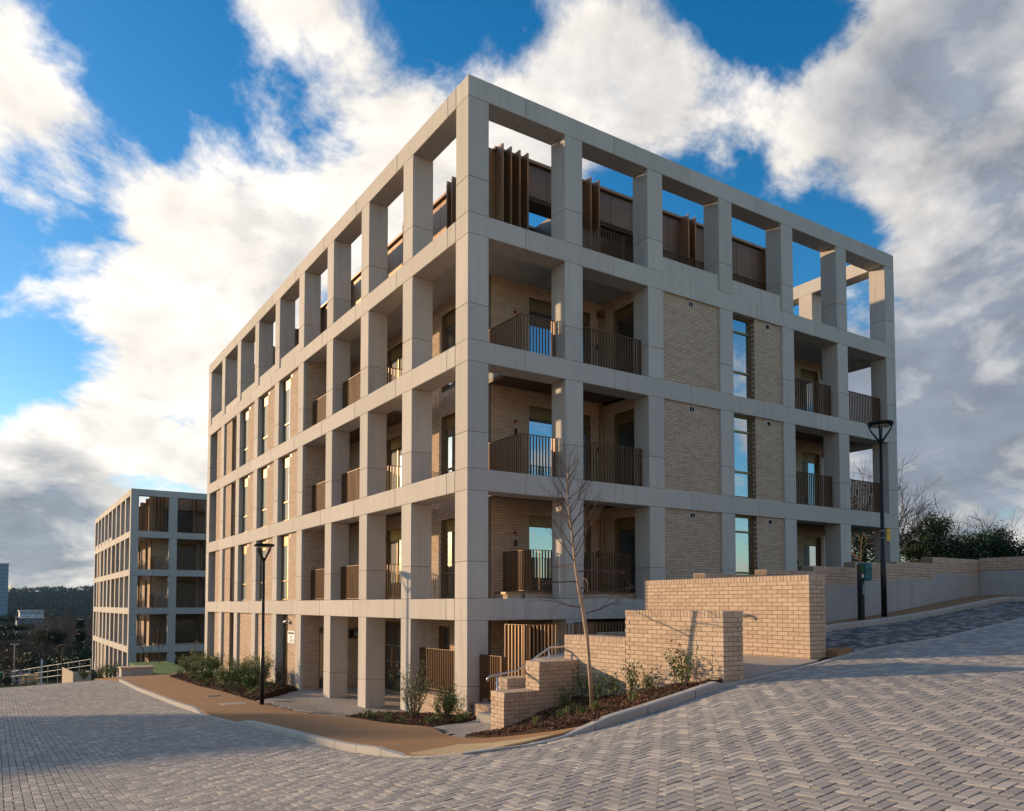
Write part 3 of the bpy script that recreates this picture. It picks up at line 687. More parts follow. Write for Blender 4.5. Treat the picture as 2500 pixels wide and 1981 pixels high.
def brick_wall(ax, s0, s1, z0, z1, d, openings=(), th=.12, parent=None, single=False, name='brick_wall'):
    """wall facing -d: mortar backing with real bricks standing proud of it"""
    parent = parent or B1
    mb = MB(); backing(mb, ax, s0, s1, z0, z1, d + .006, d + th, openings)
    wall = mb.build(name, 'mortar', parent)
    bits = brick_bits(s0, s1, z0, z1, openings)
    if single:
        cache = {}
        for a, b, za, zb in bits:
            key = (round(b - a, 3), round(zb - za, 3))
            if key not in cache:
                m_ = MB(); fbox(m_, ax, -(b - a) / 2, (b - a) / 2, 0, .03, -(zb - za) / 2, (zb - za) / 2); cache[key] = m_.mesh('brick', 'brick')
            link('brick', cache[key], wall, P3(ax, (a + b) / 2, d + random.uniform(-.0015, .0015), (za + zb) / 2))
        return wall
    A = np.array(bits); n = len(A); jd = rng.uniform(-.0015, .0015, n); dd = np.full(n, d)
    if ax == 'L': V, F = boxes_arr(dd + jd, A[:, 0], A[:, 2], dd + .03, A[:, 1], A[:, 3])
    else: V, F = boxes_arr(A[:, 0], dd + jd, A[:, 2], A[:, 1], dd + .03, A[:, 3])
    o = link('bricks', arr_mesh('bricks', V, F, 'brick'), wall); o['kind'] = 'stuff'
    return wall
def window(ax, s0, s1, z0, z1, d, trans=(), mull=(), spandrel=0, gl='glass', fw=.055, name='window', parent=None):
    """metal frame with panes behind it; d = outer face of the frame"""
    parent = parent or B1; mb = MB(); fd = .07
    fbox(mb, ax, s0, s0 + fw, d, d + fd, z0, z1); fbox(mb, ax, s1 - fw, s1, d, d + fd, z0, z1)
    fbox(mb, ax, s0 + fw, s1 - fw, d, d + fd, z0, z0 + fw); fbox(mb, ax, s0 + fw, s1 - fw, d, d + fd, z1 - fw, z1)
    zs = [z0 + fw] + list(trans) + [z1 - fw]
    if spandrel: zs = [z0 + fw] + list(trans) + [z1 - spandrel]
    for t in trans: fbox(mb, ax, s0 + fw, s1 - fw, d, d + fd, t - fw * .5, t + fw * .5)
    ss = [s0 + fw] + list(mull) + [s1 - fw]
    for t in mull: fbox(mb, ax, t - fw * .5, t + fw * .5, d + .002, d + fd - .002, z0 + fw, (z1 - spandrel) if spandrel else z1 - fw)
    if spandrel: fbox(mb, ax, s0 + fw, s1 - fw, d + .02, d + fd, z1 - spandrel, z1 - fw)
    w = mb.build(name, 'frame_metal', parent)
    for i in range(len(zs) - 1):
        for j in range(len(ss) - 1):
            m_ = MB(); a, b = ss[j] + (fw * .5 if j else 0) * 0, ss[j + 1]
            fbox(m_, ax, a, b, d + .035, d + .05, zs[i], zs[i + 1]); m_.build('pane', gl, w)
    return w
RAILS = []
bal_mesh = {}
def railing(ax, s0, s1, d, z0, h=1.08, pitch=.092, parent=None, m='bronze_rail', face=.045):
    parent = parent or B1; mb = MB()
    fbox(mb, ax, s0, s1, d - .025, d + .025, z0 + h - .012, z0 + h); fbox(mb, ax, s0, s1, d - .02, d + .02, z0 + .045, z0 + .06)
    for s in (s0 + .012, s1 - .012): fbox(mb, ax, s - .012, s + .012, d - .03, d + .03, z0 - .02, z0 + h - .013)
    r = mb.build('railing', m, parent)
    key = (ax, round(h, 2), m, face)
    if key not in bal_mesh:
        q = MB(); fbox(q, ax, -.006, .006, -face / 2, face / 2, .061, h - .0125); bal_mesh[key] = q.mesh('baluster', m)
    n = max(1, int((s1 - s0) / pitch)); bars = []
    for i in range(1, n):
        s = s0 + (s1 - s0) * i / n; link('baluster', bal_mesh[key], r, P3(ax, s, d, z0)); bars.append(s)
    RAILS.append((r, ax, bars, d, z0, h, face, m)); return r

# ---- long facade: bays 4..8 flush brick with tall windows; bays 0..3 open in front of recessed wall
XB = 1.75; YB = 2.0                         # recessed wall planes
for li, (z0, z1_) in enumerate([(-.6, 3 - BD)] + rows[:3]):
    for k in range(4, 9):
        a, b = k * PL + WL, (k + 1) * PL; mid = (a + b) / 2
        if li == 0:
            if k in (5, 6): brick_wall('L', a, b, z0, z1_, .10)
            elif k == 4:
                brick_wall('L', a, mid + .02, z0, z1_, .10)
                lv = part('louvre_screen', 'bronze_dark', B1, (mid + .02, b, .34, .40, -.45, z1_), ax='L')
                for i in range(44):
                    zz = -.42 + i * .0655; m_ = MB(); m_.prism([(.26, 0, zz), (.335, 0, zz + .035), (.335, 0, zz + .041), (.26, 0, zz + .006)], (0, b - mid - .02, 0)); m_.v = [(x, y + mid + .02, z) for x, y, z in m_.v]; m_.build('louvre_slat', 'bronze', lv)
            elif k == 7:
                brick_wall('L', mid, b, z0, z1_, .10); window('L', a + .02, mid, -.2, z1_, .42, (.7,), spandrel=.4); brick_wall('L', a, mid, z0, -.2, .30)
            else: brick_wall('L', a, mid + .05, z0, z1_, .10); brick_wall('L', mid + .05, b, z0, .25, .14); window('L', mid + .05, b, .25, z1_, .52, (1.0,), spandrel=.3)
            continue
        if k in (4, 5, 6):
            brick_wall('L', a, mid + .05, z0, z1_, .09); window('L', mid + .05, b, z0 + .02, z1_, .17, (z0 + .75,), spandrel=.42, gl='glass_green')
            part('vent', 'bronze_dark', B1, (mid - .30, mid - .10, .078, .1, z1_ - .16, z1_ - .05), ax='L')
        elif k == 7:
            brick_wall('L', mid, b, z0, z1_, .09); window('L', a, mid, z0 + .02, z1_, .26, (z0 + .75,), spandrel=.42, gl='glass_green')
            o = part('brick_reveal', 'brick', B1, (mid, mid + .05, .10, .26, z0, z1_), ax='L')
        else:
            brick_wall('L', a, mid + .05, z0, z1_, .09); window('L', mid + .05, b, z0 + .02, z1_, .56, (z0 + .75,), spandrel=.42, gl='glass_dim')
# return wall at column 4 (faces the street corner) and recessed wall behind the open bays
Y4 = 4 * PL
brick_wall('R', .10, 2.3, -.15, 3 - BD, Y4 - .03, openings=[(.66, 1.25, -.15, 2.05)])
window('R', .66, 1.25, -.13, 2.05, Y4 + .04, (), gl='glass_dim', name='door')
for z0, z1_ in rows[:3]: brick_wall('R', .10, XB, z0, z1_ + .2, Y4 - .03)
wins = [(3.35, 4.55), (7.0, 8.4), (9.4, 10.6)]
op = []
for z in LEV[:3]:
    op += [(a, b, z + .03, z + 2.32) for a, b in wins]
brick_wall('L', YB, Y4, 3.0 - BD, 12.0 - .3, XB, openings=op)
for z in LEV[:3]:
    for a, b in wins: window('L', a, b, z + .04, z + 2.32, XB + .08, (z + .75,) if a < 4 else (), mull=() if a < 4 else ((a + b) / 2,), spandrel=.38)
# ground floor recess
gop = [(4.2, 4.75, .0, 2.2), (5.2, 5.9, -.1, 2.2), (8.55, 9.95, -.11, 2.3)]
brick_wall('L', YB, Y4, -.3, 3 - BD, 2.4, openings=gop)
window('L', 4.2, 4.75, .02, 2.2, 2.5, ()); window('L', 5.2, 5.9, -.09, 2.2, 2.5, ())
dr = window('L', 8.55, 9.95, -.1, 2.3, 2.44, (), mull=(9.25,), gl='glass_dim', name='door')
mb = MB()
for i in range(22):
    s = 8.63 + i * .06
    for z in (.9, 1.45): mb.box(2.468, s, z, 2.474, s + .02, z + .02)
mb.build('manifestation_dots', 'white_paint', dr)
part('door_handle', 'steel', dr, (9.30, 9.33, 2.38, 2.43, .7, 1.4), ax='L')
hb = part('access_panel', 'bronze_dark', B1, (1.72, 2.12, Y4 - .13, Y4 - .032, 1.62, 2.0), bevel=.01)
part('dial', 'galv', hb, (1.95, 2.07, Y4 - .142, Y4 - .129, 1.72, 1.86)); part('grille', 'dark', hb, (1.76, 1.90, Y4 - .138, Y4 - .129, 1.68, 1.94))
part('ceiling', 'concrete', B1, (.61, Y4 - .04, .61, 2.5, 3 - BD - .02, 3 - BD + .15), ax='L')
# ---- cross facade: bays 0,1 balconies; 2 brick; 3 window + brick; 4,5 balconies
X2 = 2 * PR
sd_ = [(3.09, 5.23)]
op = [(3.09, 5.23, z + .03, z + 2.3) for z in LEV[:3]]
for li, z in enumerate(LEV[:3]):
    brick_wall('R', XB + .12, X2 + .06, z - (BD if li == 0 else .3) , z + 2.7, YB, openings=[op[li]], single=(li == 0))
    window('R', 3.09, 5.23, z + .04, z + 2.3, YB + .09, (), mull=(4.16,), spandrel=.32)
    # return wall with side window
    brick_wall('L', .10, YB, z, z + 2.62, X2 + .05, openings=[(.62, 1.5, z + .05, z + 2.3)])
    window('L', .62, 1.5, z + .06, z + 2.3, X2 + .13, (), spandrel=.32, gl='glass_dim')
    # fittings on the brickwork
    m_ = MB(); m_.tube([(2.62, YB - .03, z + 1.78), (2.62, YB, z + 1.78)], .045, 12); m_.build('alarm_sounder', 'red_paint', B1)
    if z < 9: m_ = MB(); m_.tube([(2.62, YB - .05, z + 1.42), (2.62, YB - .05, z + 1.58)], .035, 10); m_.build('wall_light', 'black_metal', B1)
    m_ = MB(); m_.tube([(5.45, YB - .05, z + 1.25), (5.45, YB - .05, z + 1.40)], .035, 10); m_.build('wall_light', 'black_metal', B1)
m_ = MB(); m_.tube([(5.56, YB - .07, 3.0), (5.56, YB - .07, 11.2)], .035, 8); m_.box(5.47, YB - .16, 11.2, 5.65, YB, 11.38); m_.build('downpipe', 'bronze', B1)
brick_wall('R', XB + .12, X2 + .06, .2, 3 - BD, YB, openings=[(3.09, 5.23, .5, 2.3)]); window('R', 3.09, 5.23, .5, 2.3, YB + .09, (), mull=(4.16,))
brick_wall('L', YB - .0, YB + .8, .2, 3 - BD, XB)
for z0, z1_ in rows[:3]:
    a, b = X2 + WR, 3 * PR; brick_wall('R', a, b, z0, z1_, .07)
    vn = part('vent', 'white_paint', B1, (a + 1.02, a + 1.22, .055, .085, z1_ - .20, z1_ - .06))
    part('grille', 'dark', vn, (a + 1.035, a + 1.11, .050, .056, z1_ - .19, z1_ - .07)); part('grille', 'dark', vn, (a + 1.13, a + 1.205, .050, .056, z1_ - .19, z1_ - .07))
    a, b = 3 * PR + WR, 4 * PR; mid = a + 1.02
    brick_wall('R', mid, b, z0, z1_, .07); window('R', a, mid - .0, z0 + .02, z1_, .20, (z0 + .80, z1_ - .48), fw=.06)
    mb = MB(); V, F = boxes_arr(*[np.array(v) for v in zip(*[(mid - .004, .08 + (.115 if r % 2 else 0), r * BC, mid + .03, .08 + (.115 if r % 2 else 0) + .205, r * BC + BC - BJ) for r in range(math.ceil(z0 / BC), int(z1_ / BC))])])
    V[:, 1] = np.minimum(V[:, 1], .199); link('brick_reveal', arr_mesh('brick_reveal', V, F, 'brick'), B1)
    vn = part('vent', 'white_paint', B1, (mid + .50, mid + .68, .055, .085, z1_ - .20, z1_ - .06)); part('grille', 'dark', vn, (mid + .515, mid + .665, .050, .056, z1_ - .19, z1_ - .07))
    # end balcony bays
    brick_wall('R', 4 * PR + .1, 16.0, z0, z1_ + .2, YB, openings=[(14.85, 15.85, z0 + .03, z0 + 2.3)]); window('R', 14.85, 15.85, z0 + .04, z0 + 2.3, YB + .08, (), spandrel=.35)
    m_ = MB(); m_.tube([(14.45, YB - .05, z0 + 1.25), (14.45, YB - .05, z0 + 1.4)], .035, 10); m_.build('wall_light', 'black_metal', B1)
    railing('R', 4 * PR + WR + .01, 5 * PR - .01 - .12, .22, z0 + .0); railing('R', 5 * PR + WR + .01, 6 * PR - .12, .22, z0 + .0)
brick_wall('R', X2 + WR, 4 * PR, 1.2, 3 - BD, .12)
brick_wall('R', 4 * PR + .1, 16.0, 1.8, 3 - BD, YB)
# floor slabs, balcony decks with bronze soffits
for z in LEV[:3]:
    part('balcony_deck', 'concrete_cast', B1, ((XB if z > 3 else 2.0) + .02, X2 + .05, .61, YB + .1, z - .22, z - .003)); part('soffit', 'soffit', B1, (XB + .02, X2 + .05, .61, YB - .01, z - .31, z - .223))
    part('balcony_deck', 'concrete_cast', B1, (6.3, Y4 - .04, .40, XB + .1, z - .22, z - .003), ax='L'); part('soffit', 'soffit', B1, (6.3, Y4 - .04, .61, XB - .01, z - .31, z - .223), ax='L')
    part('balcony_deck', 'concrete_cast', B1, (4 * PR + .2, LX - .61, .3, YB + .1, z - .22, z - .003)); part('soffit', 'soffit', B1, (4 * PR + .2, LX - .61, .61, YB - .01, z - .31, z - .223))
    # railings: corner balcony returns along its side, long-facade balcony
    up = .0 if z > 3 else .17
    if z > 3: railing('R', XB, PR - .03, .42, z); railing('L', .42, YB - .02, XB, z); railing('R', PR + WR + .02, X2 - .02, .30, z)
    else: railing('R', 2.26, PR + .2, .76, z + up); railing('L', .76, YB - .02, 2.26, z + up); railing('R', PR + WR - .2, X2 - .02, .76, z + up)
    for k in (2, 3): railing('L', k * PL + WL + .01, (k + 1) * PL - .01, .36, z)
    railing('R', .40, XB - .02, 6.32, z)
brick_wall('R', 2.0, X2 - .01, 3.0, 3.13, .612, th=.14); part('coping', 'bronze', B1, (1.97, X2 - .01, .604, .80, 3.131, 3.185))
brick_wall('L', .76, YB, 3.0, 3.13, 2.0, th=.14); part('coping', 'bronze', B1, (.801, YB, 1.97, 2.18, 3.131, 3.185), ax='L')
part('roof_deck', 'concrete_cast', B1, (.605, LX - .605, .605, LY, 11.62, 11.94))
# core of the block: solid dark box added behind the skins to block light
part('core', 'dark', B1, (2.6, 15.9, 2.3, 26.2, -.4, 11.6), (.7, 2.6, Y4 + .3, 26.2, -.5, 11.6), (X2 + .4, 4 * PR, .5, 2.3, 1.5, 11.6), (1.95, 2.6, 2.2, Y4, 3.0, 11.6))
# ---- set-back top floor clad in bronze
PX, PY, PT = 1.95, 1.87, 14.95
XE = 12.75
part('penthouse_wall', 'bronze_dark', B1, (PX + .03, XE, 5.0, 25.0, 12.0, PT), (7.5, XE, PY + .03, 5.0, 12.0, PT), (PX + .03, PX + .3, 2.9, 5.0, 12.0, PT), (5.2, 7.5, 3.4, 5.0, 12.0, PT - .02))
part('fascia', 'bronze_dark', B1, (PX + .03, 7.49, PY + .03, 2.5, 14.02, PT), bevel=.01); part('soffit', 'soffit', B1, (PX + .06, 7.48, PY + .06, 2.49, 13.98, 14.015))
part('roof_edge', 'bronze', B1, (PX - .10, XE + .1, PY - .10, 2.3, PT, PT + .09), (PX - .10, PX + .4, 2.3, 25, PT, PT + .09), (PX + .4, XE + .1, 4.85, 25, PT + .001, PT + .08), (7.4, XE + .1, 2.3, 4.85, PT + .001, PT + .08), bevel=.008)
s = PX + .85
while s < XE - .1:
    e = min(s + .78, XE); part('cladding_panel', 'bronze_dark', B1, (s + .007, e - .007, PY, PY + .028, 14.06 if s < 7.3 else 12.05, PT - .03)); s = e
s = PY + .6
while s < 24.6:
    e = s + .86; part('cladding_panel', 'bronze', B1, (s + .007, e - .007, PX, PX + .028, 12.05, PT - .03), ax='L'); s = e
s = 2.1
while s < 5.1:
    part('cladding_panel', 'bronze_dark', B1, (s + .006, s + .77, 4.97, 4.998, 12.05, PT - .03)); s += .78
s = 5.2
while s < 7.4:
    part('cladding_panel', 'bronze', B1, (s + .006, s + .76, 3.37, 3.398, 12.05, PT - .03)); s += .77  # lighter bronze puts a sunlit tone into the recess wall's colour
def fin(ax, s, d0, d1): part('fin', 'bronze', B1, (s, s + .05, d0, d1, 12.02, PT + .06), ax=ax)
for s in (PX - .04, PX + .22, PX + .50, PX + .76): fin('R', s, PY - .34, PY + .10)
for s in (PY + .02, PY + .30): fin('L', s, PX - .36, PX - .002)
part('corner_post', 'bronze', B1, (PX, PX + .80, PY + .10, PY + .5, 12.02, PT - .001))
for k in range(1, 9):
    for q in (.25, .55): fin('L', k * PL + q + .5, PX - .36, PX - .002)
for s in (4.88, 5.18, 8.78, 9.08, XE - .05): fin('R', s, PY - .34, PY - .002)
for a, b in ((5.4, 8.9), (8.95, 12.3)): railing('R', a, b, .75, 12.0, 1.12)
railing('R', PR + WR + 1.1, 5.38, .75, 12.0, 1.1)
m_ = MB(); m_.tube([(3.9, 2.9, 12.0), (4.9, 2.9, 13.1)], .03, 6); m_.build('stair_rail', 'bronze', B1)
# ground floor: plinth and slatted railing in bay 0
brick_wall('L', -.03, PL, -.3, .60, .04, th=.36); part('plinth_top', 'brick', B1, (-.03, PL, .03, .42, .602, .66), ax='L', bevel=.008)
railing('L', WL + .03, PL - .02, .28, .70, 1.06)
brick_wall('R', .04, .62, -.2, .43, -.01, th=.2)

# sign and camera on the long facade (own things)
sg = thing('wall_sign', 'small white notice board with dark lettering fixed to brick beside the louvres', 'sign', (.07, 12.55, 1.5))
m_ = MB(); m_.box(.074, 12.54, 1.45, .096, 13.36, 1.90); m_.build('board', 'white_paint', sg)
def text(body, size, loc, rot, m, parent):
    c = bpy.data.curves.new('lettering', 'FONT'); c.body = body; c.size = size; c.align_x = 'CENTER'; c.extrude = .0015
    t_ = bpy.data.objects.new('lettering', c); COL.objects.link(t_); me = bpy.data.meshes.new_from_object(t_.evaluated_get(bpy.context.evaluated_depsgraph_get()))
    bpy.data.objects.remove(t_); me.materials.clear(); me.materials.append(M[m]); return link('lettering', me, parent, loc, rot)
for tx, zz in (('MONITORED', 1.775), ('BY', 1.64), ('CCTV', 1.505)): text(tx, .115, (.071, 12.95, zz), (R(90), 0, R(-90)), 'dark', sg)
part('mark', 'green_paint', sg, (12.60, 12.66, .0715, .0735, 1.49, 1.60), ax='L')
cc = thing('security_camera', 'small grey security camera on a bracket above the notice board', 'camera', (.0, 12.9, 2.2))
m_ = MB(); m_.tube([(.096, 13.30, 2.33), (-.02, 13.30, 2.29)], .018, 8); m_.build('bracket', 'galv', cc)
m_ = MB(); m_.tube([(-.02, 13.18, 2.25), (-.03, 13.46, 2.21)], .05, 10); m_.build('housing', 'alu', cc); m_ = MB(); m_.tube([(-.03, 13.46, 2.21), (-.032, 13.485, 2.207)], .038, 10); m_.build('lens', 'dark', cc)

# ---- second block further down the street: a copy of the first
def copy_tree(o, parent, skip=()):
    c = o.copy(); COL.objects.link(c); c.parent = parent
    for k in ('label', 'category', 'group'):
        if parent is not None and k in c: del c[k]
    for ch in list(o.children):
        if ch.name.split('.')[0] in skip: continue
        copy_tree(ch, c, skip)
    return c
kids = list(B1.children); rmap = {}
B2 = thing('apartment_building', 'smaller looking apartment block of the same concrete grid standing further down the street', 'building', (-.4, 51.4, -3.4), 'grid framed apartment blocks')
rl = {r[0].name: r for r in RAILS}
for ch in kids:
    nm = ch.name.split('.')[0]
    if nm in ('mark',): continue
    c = copy_tree(ch, B2, skip=('baluster', 'louvre_slat', 'brick'))
    if ch.name in rl:
        _, ax, bars, d, z0, h, face, m = rl[ch.name]; mb = MB()
        for s in bars: fbox(mb, ax, s - .006, s + .006, d - face / 2, d + face / 2, z0 + .061, z0 + h - .0125)
        o = mb.build('balusters', m); o.parent = c; o.location = (0, 0, 0); o['kind'] = 'stuff'

# ================================================================== free-standing brick walls, brick by brick
def garden_wall(name, label, segs, zbot, grp=None, cat='wall'):
    """segs: (axis, s0, s1, d0, d1, top) boxes of one wall; visible faces: -d face, both ends, coping of bricks on edge.
    axis 'L' runs along Y (faces -X), 'R' runs along X (faces -Y)"""
    ax, s0, s1, d0, d1, top = segs[0]
    root = thing(name, label, cat, P3(ax, s0, d0, zbot(s0)), grp)
    cache = {}
    def piece(nm, sx, sd, sz, s, d, z, ax):
        key = (nm, ax, round(sx, 3), round(sd, 3), round(sz, 3))
        if key not in cache:
            m_ = MB(); e = .004
            dims = (sx, sd, sz) if ax == 'R' else (sd, sx, sz); hx, hy, hz = (v / 2 for v in dims)
            m_.box(-hx, -hy, -hz, hx, hy, hz)
            cache[key] = m_.mesh(nm, 'brick')
        o = link(nm, cache[key], root, P3(ax, s, d, z)); j = random.uniform(-.004, .004)
        o.rotation_euler = (random.uniform(-.004, .004), random.uniform(-.004, .004), j)
    CAP = .098
    for si, (ax, s0, s1, d0, d1, top) in enumerate(segs):
        lo = min(zbot(s0), zbot(s1)) - .15
        part('core', 'mortar', root, (s0 + .006, s1 - .006, d0 + .006, d1 - .006, lo, top - .012), ax=ax)
        zc = top - CAP; n = int((zc - lo) / BC) + 1
        for r in range(n):
            zt = zc - r * BC - .004; zb_ = zt - (BC - BJ); zm = (zt + zb_) / 2; odd = r % 2
            # long face (towards -d) and its back
            for d, front in ((d0 + .05, True), (d1 - .05, False)):
                s = s0 if not odd else s0 + .1075
                while s < s1 - .03:
                    e = min(s + BL - BJ, s1 if not odd else s1 - .1075)
                    if e - s > .03 and zt > zbot((s + e) / 2) - .12:
                        if front: piece('brick', e - s, .10, zt - zb_, (s + e) / 2, d, zm, ax)
                        else: back.append((ax, s, e, d - .05, d + .05, zb_, zt))
                    s += BL
            # ends
            for send, dirn in ((s0, 1), (s1, -1)):
                if zt < zbot(send) - .12: continue
                dd = (d0 + .1075, d1 - .1075) if not odd else (d0, d1)
                d = dd[0]
                while d < dd[1] - .03:
                    e = min(d + BL - BJ, dd[1] - (0 if odd else BJ)); c = send + dirn * .05
                    if e - d > .03: piece('brick', .10, e - d, zt - zb_, c, (d + e) / 2, zm, ax)
                    d += BL
        k = int((s1 - s0) / BC); pw = (s1 - s0) / k
        for i in range(k):
            s = s0 + pw * (i + .5); dm = (d0 + d1) / 2
            piece('coping_brick', pw - BJ, dm - d0 - BJ * .5, CAP - .004, s, (d0 + dm) / 2 - BJ * .25, top - CAP / 2, ax)
            piece('coping_brick', pw - BJ, d1 - dm - BJ * .5, CAP - .004, s, (dm + d1) / 2 + BJ * .25, top - CAP / 2, ax)
    if back:
        A = back; x = [[], [], [], [], [], []]
        for a in A:
            q = (a[1], a[3], a[5], a[2], a[4], a[6]) if a[0] == 'R' else (a[3], a[1], a[5], a[4], a[2], a[6])
            for i in range(6): x[i].append(q[i])
        V, F = boxes_arr(*[np.array(v) for v in x]); o = link('rear_bricks', arr_mesh('rear_bricks', V, F, 'brick'), root); o['kind'] = 'stuff'; back.clear()
    return root
back = []
zb_front = lambda y: float(z_bedr(0.0, y)) if y > -7.4 else 1.62
garden_wall('brick_wall', 'stepped buff brick wall behind the young birch, rising from the mulch bed', [('L', -7.50, -5.35, 0, .43, 2.77), ('L', -5.345, -3.64, 0, .43, 2.30)], lambda y: float(z_bedr0(0.0, max(min(y, -4.1), -7.4))) if y > -7.4 else 1.6)
garden_wall('brick_wall', 'low stepped buff brick wall beside the steps with the steel handrail', [('R', -1.62, -.885, -4.06, -3.63, 1.35), ('R', -.88, -.005, -4.06, -3.63, 1.85)], lambda x: .50 if x < -1.4 else .62)
garden_wall('brick_wall', 'tallest buff brick wall with a level top and steel grab rail', [('L', -7.30, -3.35, 2.3, 2.73, 3.36)], lambda y: 1.80)
garden_wall('brick_wall', 'short buff brick wall under the tall slatted screen', [('R', -.22, .9, -2.0, -1.57, 1.36), ('R', .905, 2.29, -2.0, -1.57, 1.75)], lambda x: .45)
garden_wall('brick_wall', 'knee high buff brick wall at the foot of the corner column', [('L', -1.02, -.06, .12, .55, .64)], lambda y: .30)
# steps between the walls
st = bpy.data.objects.new('steps', None); COL.objects.link(st); st['kind'] = 'structure'
for i in range(9):
    x = -.95 + i * .3; z = .58 + i * .145
    part('step', 'flag', st, (x, 2.29, -3.62, -2.01, z - .3, z + .145), bevel=.008) if i == 8 else part('step', 'flag', st, (x, x + .32, -3.62, -2.01, z - .3, z + .145), bevel=.008)
# stainless handrails
hr = thing('handrail', 'stainless steel handrail climbing the steps beside the low brick wall', 'handrail', (-1.45, -3.55, .6))
m_ = MB(); m_.tube([(-1.62, -3.5, 1.50), (-1.60, -3.5, 1.56), (-1.55, -3.5, 1.59), (-.98, -3.5, 1.66), (-.25, -3.5, 2.06), (1.9, -3.5, 2.12)], .022, 10); m_.build('rail', 'steel', hr, smooth=True)
for x, za, zb in ((-1.40, .6, 1.60), (-.25, 1.0, 2.05), (.9, 1.3, 2.08)): m_ = MB(); m_.tube([(x, -3.5, za), (x, -3.5, zb)], .02, 10); m_.build('post', 'steel', hr, smooth=True)
gr = thing('grab_rail', 'short stainless steel grab rail fixed to the tallest brick wall', 'handrail', (2.2, -6.0, 2.6))
m_ = MB(); m_.tube([(2.2, -4.4, 2.68), (2.2, -5.9, 2.70), (2.2, -6.02, 2.69), (2.2, -6.06, 2.63)], .022, 10); m_.build('rail', 'steel', gr, smooth=True)
for y in (-5.72, -4.7): m_ = MB(); m_.tube([(2.2, y, 2.69), (2.2, y, 2.62), (2.295, y, 2.60)], .012, 8); m_.build('bracket', 'steel', gr)
# bronze screens by the corner column
def screen(name, label, runs):
    root = thing(name, label, 'railing', P3(runs[0][0], runs[0][1], runs[0][3], runs[0][4]))
    cache = {}
    for ax, s0, s1, d, z0, h, pitch, face in runs:
        mb = MB(); fbox(mb, ax, s0, s1, d - .025, d + .025, z0 + h - .014, z0 + h); fbox(mb, ax, s0, s1, d - .02, d + .02, z0 + .05, z0 + .066)
        for s in (s0 + .02, s1 - .02): fbox(mb, ax, s - .02, s + .02, d - .03, d + .03, z0 - .05, z0 + h - .015)
        mb.build('rail_frame', 'bronze_rail', root); n = max(1, round((s1 - s0) / pitch)); key = (ax, h, face)
        if key not in cache: q = MB(); fbox(q, ax, *((-.007, .007, -face / 2, face / 2) if face < .06 else (-.021, .021, -.008, .008)), .067, h - .015); cache[key] = q.mesh('slat', 'bronze_rail' if face < .06 else 'bronze')
        for i in range(1, n): link('slat', cache[key], root, P3(ax, s0 + (s1 - s0) * i / n, d, z0))
    return root
screen('slatted_railing', 'waist high bronze slatted railing on the knee high brick wall', [('L', -.95, -.03, .34, .70, 1.03, .092, .05)])
screen('slatted_screen', 'tall bronze slatted screen turning a corner above the steps', [('L', -1.76, -.98, .40, 1.0, 1.44, .13, .07), ('R', .40, 2.28, -1.78, 1.40 + .02, 1.03, .098, .07)])

garden_wall('brick_wall', 'plain buff brick wall below the terrace fence beyond the screen', [('R', 2.76, 5.6, -1.50, -1.07, 2.21)], lambda x: 1.75)
screen('slatted_railing', 'bronze slatted fence along the private terrace under the concrete beam', [('R', 2.3, 5.6, -.98, 1.45, 1.0, .098, .07)])

# ================================================================== concrete retaining wall along the parking bay
rw = thing('retaining_wall', 'grey concrete retaining wall topped with stepped buff brick along the parking bay', 'wall', (2.74, -4.6, 2.0))
tops = [(2.74, 4.6, 3.48), (4.6, 6.2, 3.60), (6.2, 7.75, 3.72), (7.75, 9.45, 3.86), (9.45, 11.1, 3.92), (11.1, 13.72, 4.08)]
for i, (a, b, t) in enumerate(tops):
    part('concrete_panel', 'concrete_cast', rw, (a + .004, b - .004, -4.6, -4.3, z1(a, -4.6) - .3, t - .42), bevel=.008)
    w = brick_wall('R', a, b, t - .418, t - .10, -4.597, th=.28, parent=rw); k = int((b - a) / BC); m_ = MB()
    for j in range(k): m_.box(a + (b - a) * j / k + .004, -4.602, t - .098, a + (b - a) * (j + 1) / k - .004, -4.30, t)
    part('core', 'mortar', rw, (a + .002, b - .002, -4.594, -4.31, t - .1, t - .01)); o = m_.build('coping_bricks', 'brick', rw); o['kind'] = 'stuff'
ya = -4.6
for i, (y0, y1, t) in enumerate([(-7.0, -4.605, 4.12), (-9.5, -7.004, 4.12), (-12, -9.504, 4.16)]):
    part('concrete_panel', 'concrete_cast', rw, (y0 + .004, y1, 13.42, 13.72, 2.6, t - .35), ax='L', bevel=.008)
    brick_wall('L', y0, y1, t - .348, t - .1, 13.423, th=.28, parent=rw); k = int((y1 - y0) / BC); m_ = MB()
    for j in range(k): m_.box(13.418, y0 + (y1 - y0) * j / k + .004, t - .098, 13.71, y0 + (y1 - y0) * (j + 1) / k - .004, t)
    part('core', 'mortar', rw, (y0 + .002, y1 - .002, 13.426, 13.7, t - .1, t - .01), ax='L'); o = m_.build('coping_bricks', 'brick', rw); o['kind'] = 'stuff'
tag(surf('terrace', [(2.75, -4.29), (13.7, -4.29), (13.7, -12), (30, -12), (30, 30), (17.6, 30), (17.6, -.05), (2.75, -.05)], lambda x, y: np.clip(1.9 + (x - 2.7) * .1, 1.9, 3.4), 'field', 1.5, .8), kind='structure')

